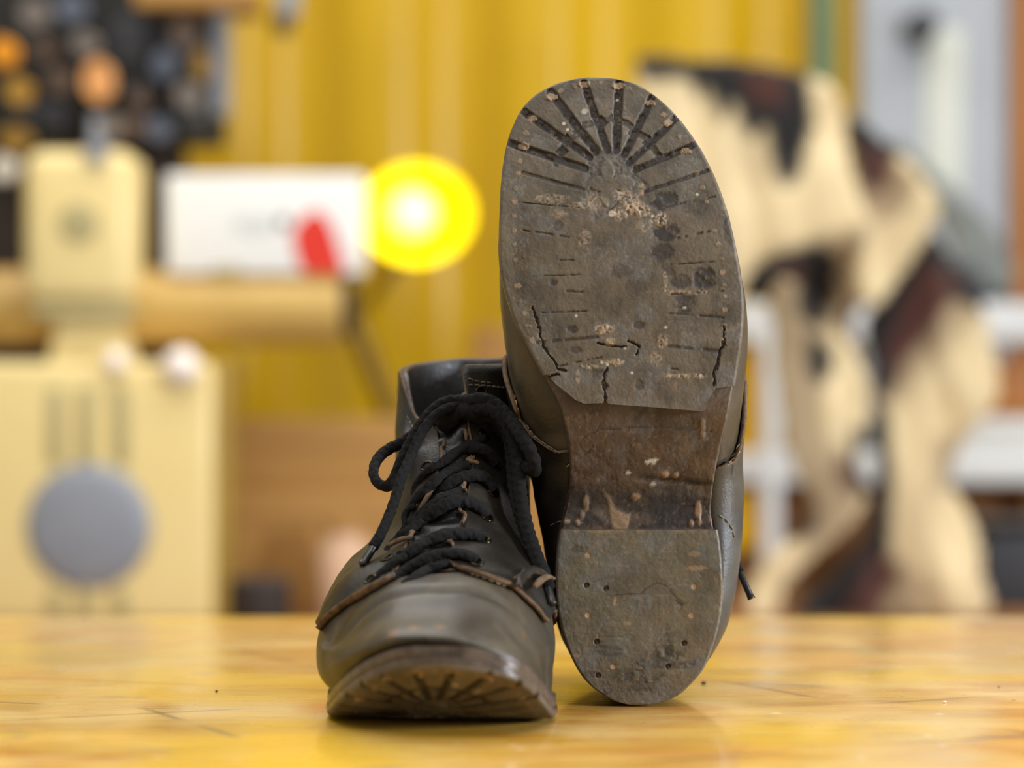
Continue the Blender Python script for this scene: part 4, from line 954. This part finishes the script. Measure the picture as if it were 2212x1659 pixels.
# ---- cream machine on the left
DM = 3.22
mc = thing('machine', 'cream bench machine with a round head badge and a steel handwheel, at far left', 'machine', tuple(pix(200, 1330, DM)[:2]) + (ZB,))
a = pix(-60, 782, DM); b = pix(462, 782, DM)
MB().box((a[0], a[1], ZB), (b[0], a[1] + 0.16, a[2]), 0.012).build('body', M['cream'], mc)
a = pix(455, 770, DM+.01); b = pix(492, 770, DM+.01); MB().box((a[0], a[1], ZB), (b[0], a[1] + 0.16, a[2] - .004), 0.004).build('side_plate', M['cream_side'], mc)
MB().add([pix(u, v, d) for d in (DM+.03, DM+.12) for u, v in ((105,790),(300,790),(262,668),(128,668))], [(0,1,2,3),(7,6,5,4),(0,4,5,1),(1,5,6,2),(2,6,7,3),(3,7,4,0)]).build('neck', M['cream'], mc, smooth=False)
mb = MB(); pbox(mb, 48, 322, 290, 655, DM, 0.13, 0.02); mb.build('head', M['cream'], mc)
mb = MB(); pbox(mb, 70, 655, 285, 688, DM + .005, 0.11, 0.004); mb.build('head_base', M['grey_paint'], mc)
hc = pix(172, 480, DM); bd = MB().cyl(hc + [0, 0.002, 0], hc + [0, -0.005, 0], 0.021, r=0.002).build('badge', M['grey_paint'], mc)
mb = MB(); mb.lathe(hc + [0, -0.003, 0], hc + [0, -1, 0], [(0.013, 0), (0.0135, 0.004), (0.0165, 0.004), (0.017, 0)], 32); 
for k in range(5):
    an = math.pi/2 + k*2*math.pi/5; q = np.array([math.cos(an), 0, math.sin(an)]); s_ = np.array([-math.sin(an), 0, math.cos(an)])
    mb.add([hc + q*0.011 + [0, -.0062, 0], hc + s_*0.003 + [0, -.0075, 0], hc - s_*0.003 + [0, -.0075, 0], hc + q*.002 + [0, -.004, 0]], [(0, 1, 2), (0, 1, 3), (0, 2, 3)])
mb.build('badge_relief', M['dark_brown'], bd)
a = pix(-80, 662, DM + 0.1); b = pix(742, 662, DM + 0.1); MB().cyl(a, b, 0.0425, r=0.008, n=48).build('cylinder_arm', M['arm'], mc)
b2 = b + np.array([0.001, 0, 0]); MB().cyl(b2, b2 + np.array([0.012, 0, 0]), 0.036, r=0.003).build('arm_cap', M['dark_brown'], mc)
wc = pix(192, 1137, DM); mb = MB(); mb.lathe(wc + [0, .01, 0], wc + [0, -1, 0], [(0, .022), (.02, .0215), (.04, .020), (.055, .018), (.064, .016), (.0685, .012), (.0685, .002), (.062, 0)], 64); mb.build('handwheel', M['steel'], mc)
for i, u in enumerate((122, 186, 262)):
    for v0, v1 in ((836, 1000), (1270, 1345)):
        mb = MB(); pbox(mb, u - 15, v0, u + 15, v1 if v1 < 1300 else 1332, DM - 0.006, 0.007, 0.002); mb.build('rib', M['grey_paint'], mc)
for u, v, r in ((392, 792, .020), (250, 780, .013)):
    k = pix(u, v, DM - .01); bm = bmesh.new(); bmesh.ops.create_uvsphere(bm, u_segments=24, v_segments=16, radius=r)
    for q in bm.verts: q.co += Vector(k)
    MB().bm(bm).build('knob', M['white_knob'], mc, auto=None)

# ---- white carton on the arm
ct = thing('carton', 'white carton with a red print, resting on the cream cylinder arm', 'box', tuple(pix(570, 600, DM + .07)))
mb = MB(); pbox(mb, 358, 376, 782, 592, DM + 0.06, 0.085, 0.003); mb.build('box_body', M['white'], ct)
def flatpoly(mb, pts, d, t=0.0012):
    n = len(pts); f = [pix(u, v, d) for u, v in pts]; bk = [q + [0, t, 0] for q in f]
    mb.add(f + bk, [tuple(range(n)), tuple(range(2*n-1, n-1, -1))] + [(i, i + n, (i+1) % n + n, (i+1) % n) for i in range(n)]); return mb
flatpoly(MB(), dense([(684,455),(712,480),(732,540),(742,585),(700,590),(655,585),(638,540),(634,500),(655,470)], 40, True), DM + .0585).build('red_print', M['red'], ct, smooth=False)
flatpoly(MB(), [(600,470),(622,468),(624,490),(602,492)], DM + .0585).build('dark_print', M['charcoal'], ct, smooth=False)
flatpoly(MB(), [(505,470),(560,465),(590,470),(588,500),(510,498)], DM + .0585).build('grey_print', M['grey_paint'], ct, smooth=False).data.materials[0] = M['shelf_white']
flatpoly(MB(), [(455,578),(520,576),(520,590),(455,591)], DM + .0585).build('green_print', M['grey_paint'], ct, smooth=False)

# ---- the dark rack of tools, upper left
rk = thing('tool_rack', 'black tool rack with a steel side bar, upper left above the machine', 'rack', (-0.45, DM + .2 - CAMD, ZB))
mb = MB(); a = pix(-60, 318, DM + .24); b = pix(486, -40, DM + .24); mb.box(a, (b[0], a[1] + 0.03, 0.75), 0.003); mb.build('back_board', M['black'], rk)
mb = MB(); a = pix(-60, 600, DM + .27); b = pix(398, 318, DM + .27); mb.box((a[0], a[1], ZB), (b[0], a[1] + 0.03, b[2] + .01), 0.003); mb.build('lower_board', M['dark_brown'], rk)
mb = MB(); a = pix(458, 250, DM + .2); b = pix(492, -40, DM + .2); mb.box((a[0], a[1], a[2]), (b[0], a[1] + 0.05, 0.7), 0.002); mb.build('side_bar', M['steel'], rk)
mb = MB(); a = pix(288, 14, DM + .15); b = pix(548, -30, DM + .15); mb.box(a, (b[0], a[1] + 0.12, b[2]), 0.003); mb.build('shelf_board', M['card'], rk)

# things hanging on the rack: bobbins, handles and pouches
BC = dict(orange=((232,150,12),), brass=((176,132,44),), tan=((226,160,96),), grey=((120,110,102),), umber=((92,72,58),), slate=((92,98,112),), white=((240,232,220),), mustard=((150,112,36),))
for k, c in BC.items(): C('peg_' + k, c[0], rough=0.35)
def bobbin(u, v, rx, rz, col, label, dd=0.12, ln=0.035):
    c = pix(u, v, DM + dd); t = thing('bobbin', label, 'bobbin', tuple(c + [0, 0.03, 0]), None)
    s_ = rz / rx; V = []
    mb = MB(); mb.lathe(c + [0, ln, 0], c, [(0, 0), (rx, 0), (rx, .004), (rx*.8, .006), (rx*.8, ln-.006), (rx, ln-.004), (rx, ln), (rx*.3, ln), (rx*.25, ln-.002), (0, ln-.002)], 28)
    W_ = [v_ for v_ in mb.V]; W_[0] = (W_[0] - c) * [1, 1, s_] + c; mb.V = W_
    mb.build('spool', M['peg_' + col], t)
    MB().cyl(c + [0, ln, 0], c + [0, 0.2395 - dd, 0], 0.003).build('peg', M['charcoal'], t)
bl = [(4,110,.017,.019,'orange','orange bobbin at the left frame edge of the black rack'),(38,195,.016,.018,'brass','brass-coloured bobbin below the orange one on the black rack'),(210,172,.020,.030,'tan','tan oval bobbin, the largest and brightest on the black rack'),
      (95,105,.015,.015,'umber','dull brown bobbin right of the orange one on the rack'),(127,172,.015,.016,'umber','dark brown bobbin between the brass and the tan ones'),(182,92,.016,.016,'grey','grey bobbin just above the tan oval one'),
      (72,28,.018,.019,'grey','grey-pink bobbin near the top left of the rack'),(150,16,.020,.018,'slate','bluish grey bobbin at the top of the rack'),(238,272,.016,.015,'grey','grey bobbin in the bottom row, left one'),(290,272,.018,.014,'umber','brown bobbin in the bottom row, middle one'),
      (340,276,.017,.016,'slate','slate bobbin in the bottom row, right one'),(352,140,.015,.02,'slate','slate oval bobbin right of the tan one on the rack'),(396,70,.017,.016,'umber','dark round bobbin high on the right part of the rack'),(404,205,.018,.016,'grey','grey bobbin low on the right part of the rack'),
      (432,138,.010,.022,'mustard','narrow mustard bobbin beside the steel side bar'),(30,300,.022,.018,'mustard','mustard bobbin at the lower left corner of the rack'),(300,212,.013,.012,'umber','small brown bobbin low in the middle of the rack'),(6,362,.018,.017,'white','white bobbin at the left frame edge under the rack')]
for i, (u, v, rx, rz, col, lab) in enumerate(bl): bobbin(u, v, rx*0.8, rz*0.8, col, lab, 0.09 + 0.015*(i % 4))
# dark pouches behind them
for i, (u0, v0, u1, v1, lab) in enumerate(((240,40,330,300,'black leather pouch hanging in the middle of the rack'),(345,90,450,320,'black leather pouch hanging beside the steel bar'),(30,225,160,330,'black leather pouch hanging low on the left of the rack'))):
    t = thing('pouch', lab, 'pouch', tuple(pix((u0+u1)/2, v1, DM+.2)))
    bm = bmesh.new(); bmesh.ops.create_uvsphere(bm, u_segments=24, v_segments=16, radius=1); c = (pix(u0, v0, DM+.2) + pix(u1, v1, DM+.2))/2; h = np.abs(pix(u0, v0, DM+.2) - pix(u1, v1, DM+.2))/2
    for q in bm.verts:
        x_, y_, z_ = q.co; e = 0.55; q.co = Vector((c[0] + math.copysign(abs(x_)**e, x_)*h[0], c[1] + y_*0.022, c[2] + math.copysign(abs(z_)**e, z_)*h[2]))
    MB().bm(bm).build('bag', M['black'], t, auto=None)
    MB().box((c[0]-h[0]*.9, c[1]-.026, c[2]+h[2]*.2), (c[0]+h[0]*.9, c[1]-.015, c[2]+h[2]*.95), 0.004).build('flap', M['charcoal'], t)
# tag clip over the machine head, and the tool hanging at the top
t = thing('scraper', 'grey scraper with a dark handle hanging at the top, right of the rack', 'tool', tuple(pix(612, 80, DM + .2)))
mb = MB(); pbox(mb, 598, -40, 646, 34, DM + .2, 0.004, 0.0015); mb.build('blade', M['steel'], t)
a = pix(614, 34, DM + .202); b = pix(606, 74, DM + .202); MB().cyl(a, b, 0.013, 0.010, r=0.003).build('handle', M['black'], t)
t = thing('clamp', 'small grey steel clamp on top of the cream machine head', 'clamp', tuple(pix(205, 322, DM)))
mb = MB(); pbox(mb, 186, 300, 226, 352, DM - .012, 0.03, 0.004); mb.build('jaw', M['steel'], t)
k = pix(205, 296, DM + .005); MB().cyl(k, k + [0, 0, 0.022], 0.006, r=.001).build('screw', M['steel'], t)

# ---- yellow lamp
lp = thing('task_lamp', 'yellow task lamp with its lit bulb facing us, beside the white carton', 'lamp', tuple(pix(872, 1330, 3.56)[:2]) + (ZB,))
c = pix(908, 466, 3.41); dirv = np.array([-0.10, -1.0, 0.02]); dirv /= np.linalg.norm(dirv)
mb = MB(); prof = [(.012, -.055), (.026, -.052), (.042, -.035), (.052, -.015), (.061, .01), (.066, .03), (.0645, .03), (.059, .01), (.050, -.013), (.040, -.032), (.024, -.048), (0.0, -.05)]
mb.lathe(c, c + dirv, prof, 48)
mb.V[0] = (mb.V[0] - c) * [1.0, 1, 0.88] + c
mb.build('lamp_shade', M['lamp_yellow'], lp)
bm = bmesh.new(); bmesh.ops.create_uvsphere(bm, u_segments=24, v_segments=16, radius=0.029)
for q in bm.verts: q.co = q.co * 1.0 + Vector(c + dirv*0.0 + [-0.009, 0, 0.003])
MB().bm(bm).build('bulb', M['bulb'], lp, auto=None)
l = bpy.data.lights.new('bulb_light', 'POINT'); l.energy = 0.32; l.color = (1, 0.97, 0.6); l.shadow_soft_size = 0.03
lo = bpy.data.objects.new('bulb_light', l); COL.objects.link(lo); lo.location = tuple(c + dirv*0.028)
j0 = c - dirv*0.052; j1 = pix(764, 690, 3.53); j2 = pix(872, 960, 3.56)
MB().tube(dense([j0, (j0 + j1)/2 + [0, .02, 0], j1], 12), 0.009, 12).build('upper_arm', M['lamp_arm'], lp)
MB().tube([j1, j2], 0.013, 12).build('lower_arm', M['lamp_arm'], lp)
MB().tube([j2, [j2[0], j2[1], ZB + .02]], 0.011, 12).build('post', M['lamp_arm'], lp)
MB().cyl([j2[0], j2[1], ZB], [j2[0], j2[1], ZB + 0.02], 0.05, r=0.005).build('base', M['lamp_arm'], lp)

# ---- cardboard boxes between machine and boots
def carton(name, u0, v0, u1, v1, d, dep, mat, label, flap=True):
    t = thing(name, label, 'box', tuple(pix((u0+u1)/2, v1, d)))
    mb = MB(); pbox(mb, u0, v0, u1, v1, d, dep, 0.003); mb.build('box_body', mat, t)
    if flap:
        mb = MB(); a = pix(u0, v0 + 3, d - .0012); b = pix(u1, v0 + 3, d); m_ = (a[0]+b[0])/2; mb.box((a[0] + .004, a[1], a[2] - .03), (b[0] - .004, a[1] + .002, a[2] - .0275), .0005); mb.build('flap_seam', M['card_dark'], t)
    return t
vb = lambda d: 829.5 + (CAMZ - ZB)/d*FPX
carton('cardboard_box', 500, 1060, 900, vb(3.36), 3.36, 0.12, M['card'], 'lower cardboard box beside the machine, right behind the standing boot')
carton('cardboard_box', 492, 905, 872, 1058, 3.38, 0.11, M['card'], 'upper cardboard box, stacked on the lower one beside the machine')
carton('cardboard_box', 1018, 708, 1190, vb(3.5), 3.5, 0.10, M['card'], 'tall cardboard box half hidden behind the two boots', False)
t = thing('jar', 'pale pinkish jar standing before the lower cardboard box', 'jar', tuple(pix(745, 1300, 3.28)[:2]) + (ZB,))
q = pix(745, 1150, 3.28); MB().lathe([q[0], q[1], ZB], [q[0], q[1], 1], [(0, 0), (.028, 0), (.030, .006), (.030, q[2]-ZB-.02), (.02, q[2]-ZB-.005), (.02, q[2]-ZB)], 32).build('jar_body', M['pinkish'], t)
MB().cyl([q[0], q[1], q[2]], [q[0], q[1], q[2] + .014], .022, r=.002).build('lid', M['card'], t)
t = thing('tin', 'dark brown tin in front of the lower cardboard box, beside the machine', 'tin', tuple(pix(560, 1300, 3.25)[:2]) + (ZB,))
q = pix(562, 1262, 3.25); MB().cyl([q[0], q[1], ZB], [q[0], q[1], q[2]], .034, r=.003).build('tin_body', M['dark_brown'], t); MB().cyl([q[0], q[1], q[2]], [q[0], q[1], q[2] + .006], .035, r=.002).build('lid', M['charcoal'], t)

# ---- shelf unit on the right
DS = 3.66
sh = thing('shelf_unit', 'white shelf unit with two boards behind the patterned blanket', 'shelf', tuple(pix(1900, 1330, DS)[:2]) + (-0.9,))
for v0, v1 in ((655, 740), (975, 1045)):
    mb = MB(); a = pix(1560, v1, DS); b = pix(2330, v0, DS); mb.box(a, (b[0], a[1] + 0.3, b[2]), 0.003); mb.build('shelf_board', M['shelf_white'], sh)
for u in (1648, 2290):
    mb = MB(); a = pix(u, 0, DS - .004); mb.box((a[0], a[1], -0.9), (a[0] + 0.022, a[1] + 0.03, pix(0, 655, DS)[2]), 0.002); mb.build('upright', M['shelf_white'], sh)
mb = MB(); a = pix(1560, 1330, DS); b = pix(2330, 1130, DS); mb.box((a[0], a[1] + .12, -.9), (b[0], a[1] + 0.3, pix(0, 1045, DS)[2] - .002), 0.003); mb.build('lower_panel', M['card_dark'], sh)
def bin_(u0, v0, u1, v1, mat, label, name='bin', cat='bin'):
    t = thing(name, label, cat, tuple(pix((u0+u1)/2, v1, DS + .02)))
    mb = MB(); a = pix(u0, v1, DS + .02); b = pix(u1, v0, DS + .02); tck = .004
    mb.box(a, (b[0], a[1] + .004, b[2]), .001); mb.box((a[0], a[1] + .15, a[2]), (b[0], a[1] + .154, b[2]), .001)
    mb.box((a[0], a[1] + .004, a[2]), (a[0] + tck, a[1] + .15, b[2]), .0005); mb.box((b[0] - tck, a[1] + .004, a[2]), (b[0], a[1] + .15, b[2]), .0005); mb.box((a[0] + tck, a[1] + .004, a[2]), (b[0] - tck, a[1] + .15, a[2] + .004), .0005)
    mb.build('bin_body', mat, t)
    mb = MB(); mb.box((a[0] - .002, a[1] - .005, b[2] - .012), (b[0] + .002, a[1] - .0005, b[2] + .001), .001); mb.build('rim', mat, t); return t
bin_(1570, 762, 1688, 972, M['yellow_bin'], 'yellow bin on the lower shelf board, left end, just right of the upright sole')
bin_(1560, 1060, 1652, 1186, M['yellow_bin'], 'small yellow box under the lower shelf board, right of the upright boot', 'bin', 'bin').location
bin_(2112, 780, 2285, 900, M['orange_wood'], 'brown wooden box standing on a flat white carton at the right edge', 'wooden_box', 'box')
t = thing('carton', 'flat white carton on the lower shelf board, under the brown wooden box', 'box', tuple(pix(2180, 975, DS + .01)))
mb = MB(); a = pix(2062, 974, DS + .01); b = pix(2290, 901, DS + .01); mb.box(a, (b[0], a[1] + .2, b[2] - .001), .003); mb.build('box_body', M['shelf_white'], t)
mb = MB(); mb.box((a[0] + .01, a[1] - .0012, b[2] - .02), (b[0] - .01, a[1] - .0002, b[2] - .018), .0004); mb.build('lid_seam', M['grey_paint'], t)
t = thing('toolbox', 'charcoal toolbox on the back bench at the lower right edge', 'toolbox', tuple(pix(2190, 1330, 3.45)[:2]) + (ZB,))
mb = MB(); a = pix(2122, 1150, 3.45); mb.box((a[0], a[1], ZB), (a[0] + .2, a[1] + .11, a[2]), 0.006); mb.build('case', M['charcoal'], t)
mb = MB(); mb.box((a[0] - .003, a[1] - .003, a[2] + .0005), (a[0] + .203, a[1] + .113, a[2] + .014), 0.004); mb.build('lid', M['black'], t)

# ---- the patterned blanket: several hanging folds
M['blanket'] = pmat('woven_blanket', (226, 204, 160), (214, 190, 146), 14, rough=0.9, bump=0.4, bscale=300, attrs=(('brown', (104, 78, 60)), ('dark', (20, 17, 17)), ('rust', (74, 38, 28))), sheen=0.2)
M['mesh_grey'] = pmat('grey_fabric', (128, 132, 128), (108, 114, 110), 20, rough=0.85)
def softdist(U, V, poly):
    d = seg_dist(U, V, poly, True); return np.where(inside(U, V, poly), d, -d)
def fold(name, poly, d, parent, mat, darks=(), browns=(), rusts=(), bk_=1.0, base=0.0, wave=0.012, wl=90, tilt=0.0, th=0.006, seed=0):
    poly = [tuple(q) for q in dense(poly, 60, True)]; P_ = np.array(poly); st = 9
    us = np.arange(P_[:, 0].min() - st, P_[:, 0].max() + st, st); vs = np.arange(P_[:, 1].min() - st, P_[:, 1].max() + st, st)
    U, Vv = np.meshgrid(us, vs); n3 = vnoise(np.stack([U, Vv*0.35, U*0 + seed*50], -1), 1./wl, 2); n4 = vnoise(np.stack([U, Vv, U*0 + seed*50 + 9], -1), 1./18, 2)*8
    dark = U*0; brown = U*0 + base; rust = U*0
    for q in darks: dark = np.maximum(dark, sstep(-20, 0, softdist(U + n4, Vv + n4, q)))
    for q in browns: brown = np.maximum(brown, bk_*softin(U + n4, Vv + n4, q, 26))
    for q in rusts: rust = np.maximum(rust, softin(U + n4, Vv + n4, q, 18))
    dep = d + wave*n3*1.6 + tilt*(U - us.mean())/1000 + 0.004*np.sin(U/17. + n3*4)
    edge = seg_dist(U, Vv, P_, True); dep = dep + 0.012*np.exp(-edge/10.)       # edges roll away
    nr, nc = U.shape; G = np.stack([(U - 1106)/FPX*dep, dep - CAMD, CAMZ - (Vv - 829.5)/FPX*dep], -1)
    ins = inside(U, Vv, poly); keep = ins[:-1, :-1] & ins[1:, :-1] & ins[:-1, 1:] & ins[1:, 1:]
    gf = grid_faces(nr, nc).reshape(nr-1, nc-1, 4)[keep]
    Vs = np.concatenate([G.reshape(-1, 3), G.reshape(-1, 3) + [0, th, 0]]); n = nr*nc
    from collections import Counter
    E = {}
    for f in gf.tolist():
        for a_, b_ in zip(f, f[1:] + f[:1]):
            if (b_, a_) in E: del E[(b_, a_)]
            else: E[(a_, b_)] = 1
    F = gf.tolist() + [[x + n for x in f[::-1]] for f in gf.tolist()] + [[b_, a_, a_ + n, b_ + n] for a_, b_ in E]
    used = sorted({i for f in F for i in f}); mp = {i: k for k, i in enumerate(used)}
    Vs = Vs[used]; F = [tuple(mp[i] for i in f) for f in F]; A = {'dark': np.concatenate([dark.ravel()]*2)[used], 'brown': np.concatenate([brown.ravel()]*2)[used], 'rust': np.concatenate([rust.ravel()]*2)[used]}
    return mesh_obj(name, Vs, F, mat, parent, True, None, A)
bk = thing('blanket', 'cream blanket with sawtooth dark brown pattern hanging in folds right of the boots', 'blanket', tuple(pix(1900, 1330, 3.2)[:2]) + (ZB,))
VB = vb(3.31)
fold('fold', [(1372,118),(1480,122),(1600,128),(1720,150),(1812,190),(1826,260),(1838,340),(1862,420),(1884,500),(1800,520),(1709,545),(1650,568),(1610,622),(1560,700),(1480,600),(1420,400),(1380,220)], 3.16, bk, M['blanket'],
     darks=([(1360,105),(1560,108),(1735,138),(1742,200),(1748,270),(1728,345),(1708,385),(1694,392),(1680,360),(1672,300),(1664,262),(1644,262),(1622,292),(1606,255),(1600,215),(1576,212),(1556,248),(1544,196),(1526,176),(1512,206),(1500,168),(1470,158),(1400,168)],),
     browns=([(1560,200),(1650,260),(1690,380),(1650,420),(1580,330)],), rusts=([(1600,150),(1695,165),(1690,225),(1625,225)],), bk_=0.25, wave=0.012, seed=1)
fold('fold', [(1822,238),(1900,285),(1985,365),(2036,440),(2016,500),(1950,600),(1895,668),(1850,650),(1838,580),(1868,490),(1842,380)], 3.20, bk, M['blanket'],
     darks=([(1810,225),(1912,285),(1940,330),(1905,345),(1884,400),(1862,385),(1838,300)],), rusts=([(1858,310),(1935,335),(1925,385),(1875,425)],), browns=([(1880,330),(1985,380),(1955,450),(1895,490),(1855,420)],), bk_=0.7, wave=0.01, seed=2)
fold('fold', [(1600,560),(1700,535),(1800,512),(1860,500),(1872,640),(1840,700),(1852,760),(1800,770),(1740,700),(1640,650),(1590,640)], 3.28, bk, M['blanket'],
     darks=([(1580,555),(1760,525),(1800,560),(1792,640),(1765,710),(1722,690),(1690,645),(1590,655)],), rusts=([(1690,570),(1730,570),(1735,660),(1700,640)],), base=0.6, seed=3)
fold('fold', [(2004,496),(2064,560),(2120,640),(2152,760),(2158,870),(2090,950),(2058,1040),(2110,1130),(2128,1240),(2130,VB),(1880,VB),(1690,VB),(1800,1240),(1880,1120),(1890,900),(1876,760),(1870,680)], 3.24, bk, M['blanket'],
     darks=([(1990,480),(2066,560),(2150,640),(2140,680),(2080,640),(2020,645),(1975,700),(1935,770),(1915,850),(1860,800),(1855,670)],[(1860,860),(1912,900),(1922,1050),(1915,1180),(1890,1250),(1830,1350),(1640,1350),(1780,1220),(1850,1120),(1870,1000)]),
     rusts=([(1995,560),(2075,610),(2040,670),(1985,750),(1930,820),(1912,770),(1950,660)],[(1885,1190),(1950,1230),(1890,1345),(1810,1345)]),
     browns=([(2010,600),(2120,660),(2070,730),(1990,810),(1905,920),(1890,800)],[(1900,1180),(2020,1270),(1970,1350),(1830,1350)],[(2020,950),(2070,940),(2060,1060),(2020,1060)]), bk_=0.6, wave=0.014, seed=4)
fold('fold', [(1668,600),(1740,620),(1800,700),(1840,740),(1884,830),(1880,920),(1850,980),(1880,1060),(1850,1130),(1760,1210),(1700,1270),(1680,VB),(1610,VB),(1640,1220),(1720,1150),(1750,1090),(1705,1000),(1680,880),(1666,760)], 3.21, bk, M['blanket'],
     darks=([(1755,735),(1792,765),(1780,820),(1752,800)],[(1715,1060),(1752,1095),(1756,1145),(1720,1160)],[(1850,930),(1900,990),(1890,1080),(1848,1040)],[(1730,600),(1760,640),(1770,700),(1735,680)]),
     rusts=([(1810,960),(1850,1010),(1840,1080),(1800,1020)],), browns=([(1660,590),(1760,620),(1790,740),(1770,900),(1800,1000),(1870,1060),(1800,1160),(1730,1190),(1750,1090),(1690,980)],), bk_=0.62, wave=0.012, seed=5)
gs = thing('bag', 'grey mesh fabric bag slumped on the upper shelf board behind the blanket', 'bag', tuple(pix(2080, 655, 3.72)))
fold('webbing', [(1930,285),(2020,365),(2100,430),(2168,510),(2196,600),(2165,653),(2110,640),(2060,570),(2020,470),(1970,380),(1925,330)], 3.72, gs, M['mesh_grey'], seed=6)
fold('binding', [(2080,560),(2130,600),(2175,640),(2150,653),(2090,650),(2060,600)], 3.70, gs, M['charcoal'], seed=7)
